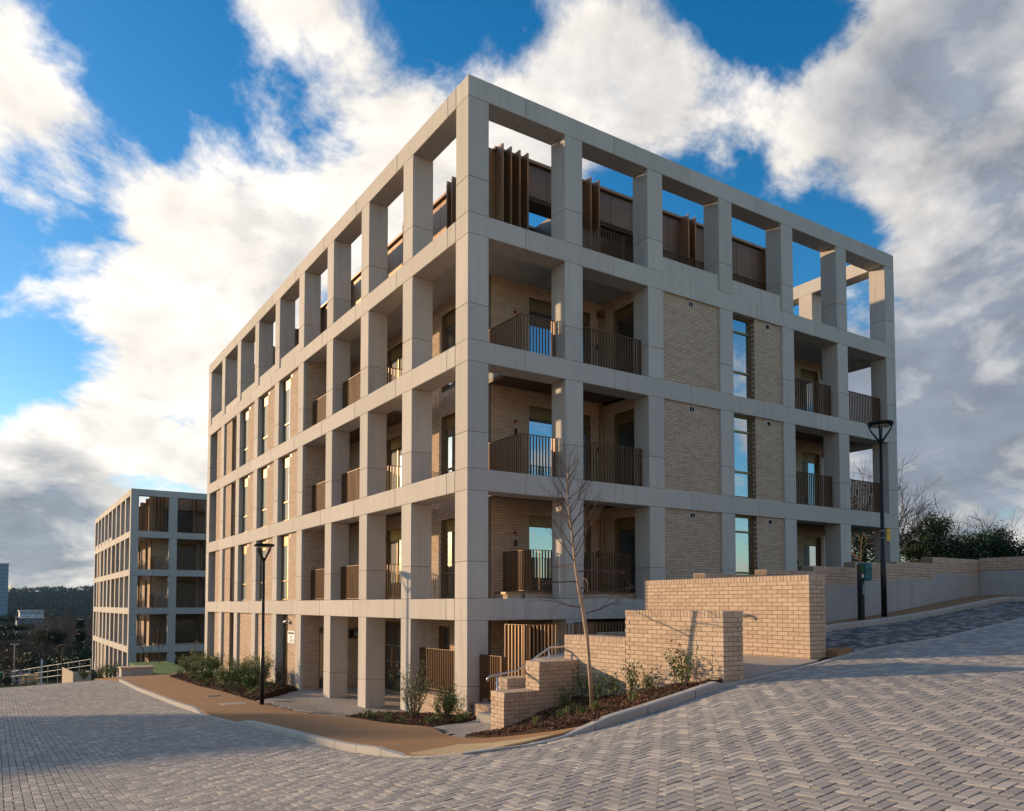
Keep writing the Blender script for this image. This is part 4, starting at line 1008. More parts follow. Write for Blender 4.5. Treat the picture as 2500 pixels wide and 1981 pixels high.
# ================================================================== lamp posts, charger, sign
def lamp(label, x, y, zb, H=4.45, rot=0.0):
    r = thing('lamp_post', label, 'lamp post', (x, y, zb), 'black street lamps with bowl shaped frames')
    hz = zb + H
    m_ = MB(); m_.tube([(x, y, zb - .05), (x, y, zb + 1.3), (x, y, zb + 1.32), (x, y, hz - .42)], [.062, .062, .05, .034], 14); m_.build('pole', 'black_metal', r, smooth=True)
    m_ = MB(); m_.tube([(x, y, hz - .44), (x, y, hz - .34)], [.05, .042], 12); m_.build('hub', 'black_metal', r, smooth=True)
    for k in range(4):
        a = rot + k * math.pi / 2 + .35; m_ = MB()
        pts = [(x + q * math.cos(a), y + q * math.sin(a), hz - .40 + h) for q, h in ((.03, 0), (.11, .12), (.18, .22), (.225, .31), (.245, .385))]
        m_.tube(pts, [.028, .024, .02, .018, .017], 6); m_.build('arm', 'black_metal', r, smooth=True)
    n = 28; m_ = MB(); prof = [(.20, -.035), (.262, -.03), (.292, .03), (.285, .042), (.20, .05), (.0, .055)]
    for q, h in prof: m_.v += [(x + q * math.cos(2 * math.pi * k / n), y + q * math.sin(2 * math.pi * k / n), hz + h - .0) for k in range(n)]
    for i in range(len(prof) - 1):
        for k in range(n): m_.f.append((i * n + k, i * n + (k + 1) % n, (i + 1) * n + (k + 1) % n, (i + 1) * n + k))
    m_.build('canopy', 'black_metal', r, smooth=True)
    m_ = MB(); m_.tube([(x, y, hz - .045), (x, y, hz + .0)], .20, 24); m_.build('diffuser', 'lamp_glass', r)
    m_ = MB(); m_.box(x + .05, y - .063, zb + .5, x + .064, y - .02, zb + .9); 
    return r
lamp('black street lamp at the pavement edge in front of the long sunlit facade', -2.62, 7.0, z1(-2.62, 7.0) + .07, 4.50, .3)
lp = lamp('black street lamp carrying a yellow notice beside the concrete retaining wall', 7.9, -5.2, z1(7.9, -5.2) + .1, 4.40, .1)
ps = thing('pole_notice', 'small yellow notice strapped to the lamp post', 'sign', (7.98, -5.26, 4.4)); yx, yy = 7.9, -5.2
zz = z1(7.9, -5.2) + .1
m_ = MB(); m_.box(yx + .05, yy - .075, zz + 1.72, yx + .19, yy - .067, zz + 2.0); m_.build('plate', 'yellow_paint', ps)
m_ = MB(); m_.prism([(yx + .072, yy - .0765, zz + 1.90), (yx + .098, yy - .0765, zz + 1.90), (yx + .085, yy - .0765, zz + 1.965)], (0, .001, 0)); m_.box(yx + .10, yy - .0765, zz + 1.885, yx + .165, yy - .0755, zz + 1.905); m_.build('symbol', 'red_paint', ps)
for k in (1.78, 1.94): m_ = MB(); m_.tube([(yx, yy, zz + k), (yx, yy, zz + k + .012)], .0605, 14); m_.build('strap', 'galv', ps)
cx0, cy0 = 7.05, -5.18; cz0 = z1(cx0, cy0) + .1
ev = thing('charging_post', 'black electric vehicle charging post with green panels beside the parking bay', 'charger', (cx0, cy0, cz0))
m_ = MB(); m_.box(cx0 - .055, cy0 - .055, cz0, cx0 + .055, cy0 + .055, cz0 + 1.22); m_.build('post', 'black_metal', ev, bevel=.006)
m_ = MB(); m_.prism([(cx0 + .02, cy0 - .12, cz0 + .86), (cx0 + .20, cy0 - .14, cz0 + .86), (cx0 + .25, cy0 - .14, cz0 + .93), (cx0 + .23, cy0 - .13, cz0 + 1.26), (cx0 + .02, cy0 - .11, cz0 + 1.26)], (0, .20, 0)); m_.build('charging_unit', 'teal', ev, bevel=.015)
part('side_panel', 'green_paint', ev, (cx0 - .052, cx0 + .012, cy0 - .075, cy0 - .058, cz0 + 1.04, cz0 + 1.22)); part('label_plate', 'white_paint', ev, (cx0 - .045, cx0 + .01, cy0 - .076, cy0 - .060, cz0 + .93, cz0 + 1.02))
part('label_band', 'red_paint', ev, (cx0 - .045, cx0 + .01, cy0 - .078, cy0 - .0765, cz0 + .995, cz0 + 1.02))
for dx in (.085, .175): m_ = MB(); m_.tube([(cx0 + dx, cy0 - .133, cz0 + 1.12), (cx0 + dx, cy0 - .146, cz0 + 1.12)], .018, 10); m_.build('status_light', 'green_paint', ev)
part('socket_plate', 'alu', ev, (cx0 - .03, cx0 + .045, cy0 - .072, cy0 - .056, cz0 + .55, cz0 + .80)); part('socket_label', 'green_paint', ev, (cx0 - .03, cx0 + .045, cy0 - .074, cy0 - .057, cz0 + .76, cz0 + .82))

# ================================================================== plants
def tubes_mesh(name, segs, m, sides=4):
    """segs: list of (p0, p1, r0, r1)"""
    A = np.array([[*a, *b, r0, r1] for a, b, r0, r1 in segs], float); n = len(A)
    p0, p1, r0, r1 = A[:, :3], A[:, 3:6], A[:, 6], A[:, 7]; t = p1 - p0; t /= np.linalg.norm(t, axis=1, keepdims=True) + 1e-9
    ref = np.where(np.abs(t[:, 2:3]) > .9, np.array([[1., 0, 0]]), np.array([[0, 0, 1.]])); a = np.cross(t, ref); a /= np.linalg.norm(a, axis=1, keepdims=True) + 1e-9; b = np.cross(t, a)
    V = []
    for p, r in ((p0, r0), (p1, r1)):
        for k in range(sides):
            an = 2 * math.pi * k / sides; V.append(p + (a * math.cos(an) + b * math.sin(an)) * r[:, None])
    V = np.stack(V, 1); q = np.array([(k, (k + 1) % sides, sides + (k + 1) % sides, sides + k) for k in range(sides)])
    return arr_mesh(name, V.reshape(-1, 3), (np.arange(n)[:, None, None] * 2 * sides + q[None]).reshape(-1, 4), m)
def leaves_mesh(name, C, size, m, droop=.3, elong=2.0):
    n = len(C); a = rng.uniform(0, 2 * math.pi, n); el = rng.normal(droop, .5, n); l = rng.uniform(.6, 1.3, n) * size; w = l / elong
    ux = np.stack([np.cos(a) * np.cos(el), np.sin(a) * np.cos(el), np.sin(el)], 1); rr = rng.normal(size=(n, 3)); vx = np.cross(ux, rr); vx /= np.linalg.norm(vx, axis=1, keepdims=True)
    nn = np.cross(ux, vx); u = ux * l[:, None]; v = vx * w[:, None] * .5
    V = np.stack([C, C + u * .5 - v + nn * (w * .12)[:, None], C + u, C + u * .5 + v + nn * (w * .12)[:, None]], 1)
    return arr_mesh(name, V.reshape(-1, 3), np.arange(n * 4).reshape(-1, 4), m)
def grow(base, direction, length, radius, depth, rs, spread=.5, kids=(3, 5), up=.12, nseg=5, shrink=.62, out=None, tips=None, start=.3, thin=.45, gnarl=.12):
    if out is None: out = []
    if tips is None: tips = []
    p = np.array(base, float); d = np.array(direction, float); d /= np.linalg.norm(d); pts = [p.copy()]; rads = [radius]
    for i in range(nseg):
        d = d + rs.normal(0, gnarl, 3) + np.array([0, 0, up]) * (.5 if depth else 1); d /= np.linalg.norm(d); q = p + d * length / nseg
        r1 = radius * (1 - (1 - thin) * (i + 1) / nseg); out.append((tuple(p), tuple(q), rads[-1], r1)); p = q; pts.append(p.copy()); rads.append(r1)
    if depth <= 0: tips.append(p.copy()); return out, tips
    for k in range(rs.integers(kids[0], kids[1] + 1)):
        f = start + (1 - start) * (k + rs.uniform(.2, .9)) / kids[1]; f = min(f, .98); i = min(int(f * nseg), nseg - 1); t = f * nseg - i
        b = pts[i] * (1 - t) + pts[i + 1] * t; r = rads[i] * (1 - t) + rads[i + 1] * t
        dd = pts[i + 1] - pts[i]; dd /= np.linalg.norm(dd); side = rs.normal(size=3); side -= dd * side.dot(dd); side /= np.linalg.norm(side)
        nd = dd * math.cos(spread) + side * math.sin(spread) * rs.uniform(.8, 1.3)
        grow(b, nd, length * shrink * rs.uniform(.75, 1.15), r * .58, depth - 1, rs, spread, kids, up, max(3, nseg - 1), shrink, out, tips, .25, thin, gnarl)
    return out, tips

# young birch in the mulch bed
bb = np.array((-.86, -5.52, float(np.ravel(z_bedr(-.86, -5.52))[0]) - .03))
bt = thing('birch_tree', 'slender leafless young birch leaning in the mulch bed', 'tree', tuple(bb))
tp = []
for px, py in ((1445, 1748), (1440, 1640), (1433, 1558), (1425, 1501), (1412, 1429), (1403, 1367), (1397, 1305), (1390, 1259), (1385, 1207), (1386, 1165), (1388, 1135)):
    d = ray(px, py); f = 12.72 / d.dot(Fw); tp.append(np.array(CAM + d * f))
tp[0] = bb
rad = [.038, .034, .032, .029, .026, .022, .018, .015, .011, .007, .004]
m_ = MB(); m_.tube([tuple(p) for p in tp], rad, 10); m_.build('trunk', 'birch', bt, smooth=True)
rs = np.random.default_rng(5); segs = []
for i in range(36):
    i = i * 26 / 36; f = 3.0 + 6.6 * (i / 26) ** .9; k = int(f); t = f - k; p = tp[k] * (1 - t) + tp[k + 1] * t; a = i * 2.4 + rs.uniform(-.4, .4)
    L = (1.0 - .6 * (i / 26)) * rs.uniform(.75, 1.1)
    low = i < 6
    d = np.array([math.cos(a), math.sin(a), (.15 if low else .95)])
    o_, _ = grow(p, d, L, .0125 - .006 * i / 26, 2, rs, .5, (3, 5), (-.05 if low else .25), 6, .52, thin=.35, gnarl=.1); segs += o_
link('branches', tubes_mesh('branches', segs, 'twig', 4), bt)

def shrub(name, label, x, y, zf, h, r, n, leaf, m, group=None, stems=14, seed=0, cat='shrub', droop=.5, elong=2.0, conical=0.0):
    rs = np.random.default_rng(seed); z0 = float(np.ravel(zf(x, y))[0]); root = thing(name, label, cat, (x, y, z0), group); segs = []; tips = []
    for i in range(stems):
        a = rs.uniform(0, 2 * math.pi); sp = rs.uniform(.1, 1) * r / h * (1.1)
        o_, t_ = grow((x + rs.normal(0, .04), y + rs.normal(0, .04), z0 - .03), (math.cos(a) * sp, math.sin(a) * sp, 1), h * rs.uniform(.55, 1.0), .006 + .004 * h, 1, rs, .55, (3, 5), .1, 5, .5, thin=.4); segs += o_; tips += t_
    link('stems', tubes_mesh('stems', segs, 'twig', 3), root)
    S_ = np.array([[*a, *b] for a, b, _, _ in segs]); S_ = S_[S_[:, 5] > z0 + h * .12]; k = rs.integers(0, len(S_), n); t = rs.uniform(0, 1, (n, 1)); C = S_[k, :3] * (1 - t) + S_[k, 3:] * t + rs.normal(0, leaf * .9, (n, 3))
    link('foliage', leaves_mesh('foliage', C, leaf, m, droop, elong), root); return root
# corner bed
shrub('shrub', 'tall upright olive shrub in the corner bed in front of the slatted railing', -1.45, -.25, z_bedm, 1.25, .55, 2600, .035, 'leaf_pale', seed=1, stems=18)
shrub('shrub', 'rounded dense green shrub in the corner bed beside the entrance path', -1.15, -1.15, z_bedm, .62, .45, 4200, .032, 'leaf', seed=2, stems=22)
shrub('shrub', 'loose reddish shrub against the brick plinth below the slatted railing', -.55, .1, z_bedm, .8, .45, 900, .03, 'leaf_bronze', seed=3)
for i, (x, y) in enumerate(((-1.9, 1.05), (-1.75, .35), (-2.0, .75), (-.75, -1.05), (-.45, -.75), (-1.6, -1.5))):
    shrub('low_plant', 'low leafy groundcover plant at the edge of the corner bed', x, y, z_bedm, .2, .16, 260, .035, 'leaf', 'groundcover plants in the corner bed', 8, 20 + i, 'plant')
# bed round the birch
for i, (x, y, h) in enumerate(((-.22, -4.55, .55), (-.5, -4.3, .35), (-.3, -5.0, .62), (-.25, -5.35, .4), (-.22, -5.75, .55), (-.2, -6.15, .3))):
    shrub('young_laurel', 'young green laurel growing against the stepped brick wall', x, y, z_bedr, h, h * .4, int(240 * h / .5), .055, 'leaf', 'laurels along the stepped brick wall', 5, 40 + i, 'plant', .6, 2.4)
for i, (x, y, h) in enumerate(((-.18, -6.75, .62), (-.2, -7.02, .55))):
    shrub('young_laurel', 'upright young laurel where the stepped brick wall nears the kerb', x, y, z_bedr, h, h * .35, 170, .06, 'leaf', 'upright laurels near the kerb', 4, 60 + i, 'plant', .7, 2.4)
def tuft(label, x, y, zf, h, n, seed, group, m='leaf'):
    rs = np.random.default_rng(seed); z0 = float(np.ravel(zf(x, y))[0]); V = []; F = []
    for i in range(n):
        a = rs.uniform(0, 6.28); l = h * rs.uniform(.5, 1); o = rs.uniform(.3, .9) * l; bx, by = x + rs.normal(0, .03), y + rs.normal(0, .03); w = .004; ca, sa = math.cos(a), math.sin(a); k = len(V)
        for t, dz in ((0, 0), (.45, .75), (1, 1)):
            ww = w * (1 - t * .9); V += [(bx + ca * o * t * t - sa * ww, by + sa * o * t * t + ca * ww, z0 + l * dz * (1 - .25 * t)), (bx + ca * o * t * t + sa * ww, by + sa * o * t * t - ca * ww, z0 + l * dz * (1 - .25 * t))]
        F += [(k, k + 1, k + 3, k + 2), (k + 2, k + 3, k + 5, k + 4)]
    o = link('grass_tuft', arr_mesh('grass_tuft', V, F, m)); tag(o, label, 'grass', group)
for i, (x, y) in enumerate(((-1.5, -5.5), (-1.15, -5.2), (-1.35, -6.2), (-1.95, -5.5), (-.75, -4.9), (-.95, -6.6), (-1.75, -6.4))):
    tuft('small tuft of grass in the mulch round the birch', x, y, z_bedr, .22, 60, 80 + i, 'grass tufts round the birch', 'leaf_pale' if i % 2 else 'leaf')
for i, (x, y) in enumerate(((-2.05, -.2), (-1.95, -1.9), (-1.2, -1.75), (-2.1, -1.0), (-2.0, 1.4))):
    tuft('small tuft of grass at the rim of the corner bed', x, y, z_bedm, .2, 55, 90 + i, 'grass tufts in the corner bed')
# bed along the long facade
LB = [(-1.0, 12.8, 1.25, .6, 'leaf_pale'), (-1.75, 11.6, .65, .55, 'leaf'), (-.8, 14.0, 1.15, .55, 'leaf_pale'), (-1.6, 13.3, .8, .6, 'leaf'), (-.9, 15.4, 1.35, .7, 'leaf_pale'), (-1.7, 15.2, .75, .5, 'leaf_pale'),
      (-1.4, 17.0, .5, .5, 'leaf'), (-1.5, 19.0, .55, .55, 'leaf'), (-1.0, 20.6, 1.0, .7, 'leaf'), (-1.6, 22.0, 1.1, .8, 'leaf_pale'), (-1.2, 22.9, 1.3, .8, 'leaf_pale'), (-.7, 21.6, .9, .6, 'leaf'), (-.6, 12.2, .9, .35, 'leaf_bronze')]
LBL = ['pale variegated shrub directly below the louvre screen', 'low green shrub at the courtyard corner of the facade bed', 'pale variegated shrub below the first plain brick bay past the louvres', 'green bushy shrub behind the lamp post in the facade bed',
       'tall pale shrub below the second plain brick bay past the louvres', 'smaller pale shrub in front of the tall one by the second plain brick bay', 'low green mound midway along the facade bed', 'low green mound before the window bay of the long facade',
       'upright green shrub against the last but one bay of the long facade', 'broad pale shrub before the last bay of the long facade', 'tallest pale shrub at the far corner of the long facade', 'green shrub closing the far end of the facade bed', 'wispy dry reddish shrub against the brick by the courtyard']
for i, (x, y, h, r, m) in enumerate(LB):
    lb = LBL[i]
    shrub('shrub', lb, x, y, z_bedl, h * .85, r * 1.15, 2600 if m != 'leaf_bronze' else 250, .06, m, 'shrubs below the long facade', 14, 100 + i)
for i, (x, y) in enumerate(((-2.0, 10.2), (-1.5, 10.8), (-2.1, 12.4), (-2.0, 14.2), (-2.1, 16.2), (-2.0, 17.8), (-1.9, 20.2), (-2.0, 18.6), (-.6, 17.5), (-.6, 18.8), (-2.0, 22.4), (-1.0, 11.5))):
    shrub('low_plant', 'low clump of foliage along the front of the facade bed', x, y, z_bedl, .28, .28, 260, .05, 'leaf' if i % 3 else 'leaf_pale', 'low clumps in the facade bed', 9, 140 + i, 'plant')

# ================================================================== surroundings
def at(px, py, w):
    d = ray(px, py); return CAM + d * (w / d.dot(Fw))
def ground_z(x, y):
    n = z1(min(max(x, -15), 20), min(max(y, -22), 45)) - .35
    return n - min(max(0, y - 40) * .06, 12.5) + (min((x - 17) * .035, 3.0) if x > 17 else 0) - (min((-14 - x) * .05, 6) if x < -14 else 0)
def on_ground(px, w):
    p = at(px, 1500, w); return p.x, p.y, ground_z(p.x, p.y)
# houses across the street, out of view to the left; their roofs throw the long shadows over the road
def house(label, pc, half, dist, ridge, eave, depth):
    n = Vector((.83, .557, 0)); sd2 = Vector((.557, -.83, 0)); c = n * pc - sd2 * dist
    zb = ground_z(c.x, c.y) - .5
    r = thing('house', label, 'house', (c.x, c.y, zb), 'brick houses across the street')
    def pt(a, b, z): q = c + n * a + sd2 * b; return (q.x, q.y, z)
    m_ = MB(); prof = [pt(-half, 0, zb), pt(half, 0, zb), pt(half, 0, eave), pt(0, 0, ridge - .3), pt(-half, 0, eave)]
    m_.prism(prof, tuple(-sd2 * depth)); m_.build('wall', 'stone_pale', r)
    for sgn in (-1, 1):
        m_ = MB(); m_.prism([pt(sgn * (half + .3), .3, eave - .12), pt(0, .3, ridge), pt(0, .3, ridge - .14), pt(sgn * (half + .3), .3, eave - .26)], tuple(-sd2 * (depth + .6))); m_.build('roof', 'bark', r)
    for a in (-half * .5, half * .5):
        for z in (zb + 1.6, zb + 4.4, zb + 7.2):
            w_ = MB(); w_.prism([pt(a - .6, .01, z), pt(a + .6, .01, z), pt(a + .6, .01, z + 1.4), pt(a - .6, .01, z + 1.4)], tuple(sd2 * .05)); f = w_.build('window', 'white_paint', r)
            w_ = MB(); w_.prism([pt(a - .5, .061, z + .1), pt(a + .5, .061, z + .1), pt(a + .5, .061, z + 1.3), pt(a - .5, .061, z + 1.3)], tuple(sd2 * .01)); w_.build('pane', 'glass_dim', f)
house('gabled pale house across the street with the higher roof ridge', -4.5, 4.0, 50, 10.7, 9.3, 9)
house('gabled pale house across the street with the lower eaves', -15.6, 4.9, 50, 11.6, 10.6, 9)

# unseen terrace added behind the camera to bounce warm sunlight onto the shaded facade
for i, (x0, wd, ey, lb) in enumerate([(-34, 9, 6.2, 'unseen pale terraced house added for warm bounce light, end of the row'), (-24.5, 9, 6.4, 'unseen pale terraced house added for warm bounce light, second of the row'), (-15, 9, 6.6, 'unseen pale terraced house added for warm bounce light, middle of the row'), (-5.5, 9, 7.0, 'unseen pale terraced house added for warm bounce light, fourth of the row'), (4, 11, 7.4, 'unseen pale terraced house added for warm bounce light, highest of the row')]):
    r = thing('house', lb, 'house', (x0 + wd / 2, -34, 1.0), 'unseen terrace added for bounce light'); yf = -27.0
    part('wall', 'stone_pale', r, (x0, x0 + wd, yf - 8, yf, .3, ey + 1.5))
    m_ = MB(); m_.prism([(x0 - .2, yf + .4, ey + 1.5), (x0 - .2, yf - 4, ey + 4.6), (x0 - .2, yf - 8.4, ey + 1.5)], (wd + .4, 0, 0)); m_.build('roof', 'bark', r)
    for k in range(3):
        for z in (2.6, 5.6):
            sx = x0 + wd * (k + .5) / 3; f = part('window', 'white_paint', r, (sx - .6, sx + .6, yf + .001, yf + .05, z, z + 1.4)); part('pane', 'glass_dim', f, (sx - .5, sx + .5, yf + .051, yf + .06, z + .1, z + 1.3))

# bare trees
def bare_mesh(seed, H, depth=4, spread=.55, r=.14, kids=(3, 5), up=.10):
    rs = np.random.default_rng(seed); s_, t_ = grow((0, 0, 0), (rs.normal(0, .05), rs.normal(0, .05), 1), H * .42, r, depth, rs, spread, kids, up, 5, .70, start=.45, thin=.62, gnarl=.13)
    A = np.array([[*a, *b] for a, b, _, _ in s_]); top = A[:, 5].max(); k = H / top
    s_ = [(tuple(np.array(a) * k), tuple(np.array(b) * k), max(q, .010), max(w, .008)) for a, b, q, w in s_]
    tr = [q for q in s_ if q[2] > r * .5]; br = [q for q in s_ if q[2] <= r * .5]
    return tubes_mesh('trunk', tr, 'bark', 6), tubes_mesh('branches', br, 'twig', 3), np.array([[*a, *b] for a, b, _, _ in s_])
BT = [bare_mesh(11, 8.5), bare_mesh(12, 9.5, 4, .6, .16), bare_mesh(13, 7.5, 4, .5, .12), bare_mesh(14, 9, 4, .7, .15, (3, 5), .04)]
def bare_tree(label, px, w, k, sc=1.0, rz=0.0, group=None, ivy=0, sink=.2, name='bare_tree', ytop=0):
    x, y, z = on_ground(px, w)
    if ytop: z = at(px, ytop, w).z - (8.5, 9.5, 7.5, 9)[k] * sc + sink
    root = thing(name, label, 'tree', (x, y, z - sink), group); root.rotation_euler = (0, 0, rz); root.scale = (sc, sc, sc)
    for nm, me in (('trunk', BT[k][0]), ('branches', BT[k][1])):
        o = bpy.data.objects.new(nm, me); COL.objects.link(o); o.parent = root
    if ivy:
        A = BT[k][2]; A = A[(A[:, 5] < 6.5)]; d = np.hypot(A[:, 0], A[:, 1]); A = A[d < 1.6]; rs = np.random.default_rng(int(px)); n = ivy; i = rs.integers(0, len(A), n); t = rs.uniform(0, 1, (n, 1))
        C = A[i, :3] * (1 - t) + A[i, 3:] * t + rs.normal(0, .22, (n, 3)); o = bpy.data.objects.new('ivy', leaves_mesh('ivy', C, .17, 'leaf_dark', .2, 1.5)); COL.objects.link(o); o.parent = root
    return root
wl_ = [(70, 112, 0, 1.05), (105, 125, 1, 1.15), (140, 108, 2, 1.3), (165, 122, 3, 1.1), (215, 118, 1, 1.15), (20, 105, 3, .75), (120, 150, 0, 1.45), (185, 150, 2, 1.6), (45, 96, 2, .75), (228, 140, 0, 1.35), (90, 104, 3, .85), (250, 150, 1, 1.3),
       (80, 140, 2, 1.5), (155, 135, 1, 1.2), (200, 130, 3, 1.2), (130, 118, 2, 1.25), (172, 106, 0, .9), (60, 130, 3, 1.1), (238, 112, 2, 1.2), (110, 165, 1, 1.5)]
for i, (px, w, k, sc) in enumerate(wl_):
    bare_tree('bare winter tree in the strip of woodland beyond the site barriers', px, w, k, sc, i * 1.3, 'bare trees beyond the barriers')
bare_tree('bare tree with a thick coat of ivy beyond the site barriers', 118, 98, 1, .95, .6, 'ivy clad trees beyond the barriers', 2600); bare_tree('bare tree with a thick coat of ivy beyond the site barriers', 160, 100, 0, .9, 2.6, 'ivy clad trees beyond the barriers', 2600)
for i, (px, w, k, sc, rz) in enumerate([(2200, 40, 1, .98, .3), (2225, 46, 3, .95, 2.0), (2110, 50, 0, 1.05, 4.0), (2330, 44, 2, .92, 1.0), (2440, 46, 3, .82, 3.1), (2500, 44, 1, .75, 5.0), (2290, 58, 0, .9, 2.2), (2400, 60, 2, .95, .2)]):
    bare_tree(('tall bare tree close against the end of the corner block', 'bare tree just clear of the end of the corner block', 'bare tree seen through the end bay of the corner block', 'bare tree rising out of the rounded evergreen', 'low bare tree above the spreading evergreen', 'bare tree where the retaining wall turns', 'smaller bare tree in the gap left of the rounded evergreen', 'bare tree far behind the spreading evergreen')[i], px, w, k, sc, rz, 'bare trees behind the retaining wall', sink=0, ytop=(1120, 1190, 1085, 1195, 1240, 1235, 1250, 1225)[i])

def leafy(name, label, px, w, H, rad_, n, leaf, m, shape, group=None, seed=0, sink=.3, ytop=0):
    rs = np.random.default_rng(seed); x, y, z = on_ground(px, w)
    if ytop: z = at(px, ytop, w).z - H + sink
    root = thing(name, label, 'tree', (x, y, z - sink), group)
    mb = MB(); mb.tube([(0, 0, 0), (0, 0, H * .85)], [.16, .04], 7); o = bpy.data.objects.new('trunk', mb.mesh('trunk', 'bark')); COL.objects.link(o); o.parent = root
    P = []
    if shape == 'cone':
        nb = 90
        for i in range(nb):
            f = rs.uniform(.06, 1); a = rs.uniform(0, 6.28); l = rad_ * (1 - f) ** .8 * rs.uniform(.6, 1.1); k = int(n / nb); t = rs.uniform(.15, 1, k)
            P.append(np.stack([np.cos(a) * l * t, np.sin(a) * l * t, H * f - .25 * l * t], 1) + rs.normal(0, .10 * rad_, (k, 3)) * [1, 1, .5])
    else:
        nb = 70
        for i in range(nb):
            v = rs.normal(size=3); v /= np.linalg.norm(v); q = rs.uniform(.35, 1) ** .6; c = np.array([v[0] * rad_ * q, v[1] * rad_ * q, H * .55 + v[2] * H * .42 * q])
            if shape == 'cedar': c[2] = round(c[2] / (H * .13)) * H * .13
            k = int(n / nb); P.append(c + rs.normal(0, .16 * rad_, (k, 3)) * ([1, 1, .28] if shape == 'cedar' else [1, 1, .8]))
    o = bpy.data.objects.new('crown', leaves_mesh('crown', np.concatenate(P), leaf, m, .1, 1.6)); COL.objects.link(o); o.parent = root; return root
leafy('cedar_tree', 'dark spreading cedar at the edge of the woodland', 12, 112, 9.5, 3.4, 9000, .30, 'leaf_dark', 'cedar', None, 3)
leafy('conifer_tree', 'narrow dark conifer beside the far apartment block', 197, 104, 7.6, 1.5, 5000, .24, 'leaf_dark', 'cone', None, 4)
leafy('evergreen_shrub', 'bushy evergreen under the bare trees beyond the barriers', 55, 92, 3.6, 2.2, 3500, .22, 'leaf_dark', 'ball', None, 5)
leafy('evergreen_shrub', 'low evergreen thicket by the foot of the conifer', 215, 98, 4.6, 2.4, 4000, .22, 'leaf_dark', 'ball', None, 6)
leafy('evergreen_shrub', 'broad dark undergrowth behind the pallets', 135, 93, 2.8, 3.0, 3500, .22, 'leaf_dark', 'ball', None, 7)
leafy('evergreen_shrub', 'tawny undergrowth near the street edge', 8, 88, 4.0, 2.4, 3500, .2, 'leaf_bronze', 'ball', None, 8)
leafy('evergreen_tree', 'rounded ivy covered evergreen behind the concrete retaining wall', 2275, 43, 5.2, 1.5, 17000, .13, 'leaf_dark', 'ball', None, 9, sink=0, ytop=1258)
leafy('evergreen_tree', 'lower spreading evergreen behind the concrete wall beside the rounded one', 2375, 44, 4.4, 2.3, 22000, .13, 'leaf_dark', 'ball', None, 10, sink=0, ytop=1290)
leafy('evergreen_tree', 'dark evergreen glimpsed through the end bay of the corner block', 2105, 48, 5.0, 2.4, 12000, .16, 'leaf_dark', 'ball', None, 12, sink=0, ytop=1270)
leafy('evergreen_tree', 'dark evergreen where the retaining wall leaves the street', 2520, 42, 3.6, 1.8, 6000, .14, 'leaf_dark', 'ball', None, 13, sink=0, ytop=1320)

# distant woodland over the valley and its far side: one mass
def far_z(x, y):
    near = zg(np.clip(x, -15, 20), np.clip(y, -22, 45)) - .35; d = np.maximum(0, y - 40); ang = np.arctan2(x, y)
    h = np.clip((np.hypot(x, y) - 500) / 900, 0, 1); h = h * h * (3 - 2 * h)
    side = np.where(x > 17, np.minimum((x - 17) * .035, 3.0), 0) + np.where(x < -14, -np.minimum((-14 - x) * .05, 6), 0)
    return near - np.minimum(d * .06, 12.5) + side + h * (28 + 4 * np.sin(ang * 9 + .8) + 2.2 * np.sin(ang * 23) + 1.2 * np.sin(ang * 61 + 1) + .8 * np.sin(ang * 170) + 3 * np.clip(ang * 6 + .9, -1, 1))
nf = 6500; dd = 170 * (1450 / 170) ** rng.uniform(0, 1, nf) ** .8; th = rng.uniform(-.28, .30, nf); fx = CAM.x + dd * np.sin(th); fy = CAM.y + dd * np.cos(th); fz = far_z(fx, fy)
C = []; sz = []
for x, y, z, d in zip(fx, fy, fz, dd):
    k = 34; h = rng.uniform(4, 8); v = rng.normal(size=(k, 3)); v /= np.linalg.norm(v, axis=1, keepdims=True); C.append(np.array([x, y, z + h * .5]) + v * [h * .42, h * .42, h * .5] * rng.uniform(.4, 1, (k, 1)))
tag(link('far_woodland', leaves_mesh('far_woodland', np.concatenate(C), 1.7, 'far_twigs', .2, 1.3)), 'winter woodland covering the valley and the distant hill', 'woodland', kind='stuff')

# distant buildings
def far_block(label, px0, px1, y0, y1, w, m, glass_rows=0, cols=6, depth=20, name='distant_building', xtra=0):
    a = at(px0, y1, w); b = at(px1, y1, w); top = at(px0, y0, w).z; x0, x1 = a.x - xtra, b.x; y = a.y; g = ground_z((x0 + x1) / 2, y) - 1
    r = thing(name, label, 'building', ((x0 + x1) / 2, y, g)); part('wall', m, r, (x0, x1, y, y + depth, g, top)); part('roof', 'alu', r, (x0 - .3, x1 + .3, y - .3, y + depth + .3, top + .002, top + .5))
    base = max(a.z, g + 1); hh = (top - base) / max(glass_rows, 1)
    for i in range(glass_rows):
        for k in range(cols):
            wx = (x1 - x0) / cols; part('window', 'far_glass', r, (x0 + wx * (k + .2), x0 + wx * (k + .8), y - .12, y - .01, base + hh * (i + .25), base + hh * (i + .8)))
    return r
far_block('long white flat roofed building beyond the woodland', 48, 108, 1494, 1511, 300, 'far_white', 2, 9)
far_block('plain blue grey shed below the white building', 40, 108, 1512, 1556, 270, 'far_blue', 0)
far_block('tall glazed tower rising at the edge of the town', -40, 19, 1376, 1482, 620, 'far_blue', 11, 8, 25, 'tower_block')
for i, (px, w, h) in enumerate(((143, 1450, 12), (182, 1450, 9))):
    p = at(px, 1448, w); m_ = MB(); m_.tube([(p.x, p.y, p.z - 25), (p.x, p.y, p.z + h * .9)], [.9, .35], 4); o = m_.build('radio_mast', 'galv'); tag(o, 'thin radio mast on the wooded hilltop', 'mast', 'radio masts on the hill')

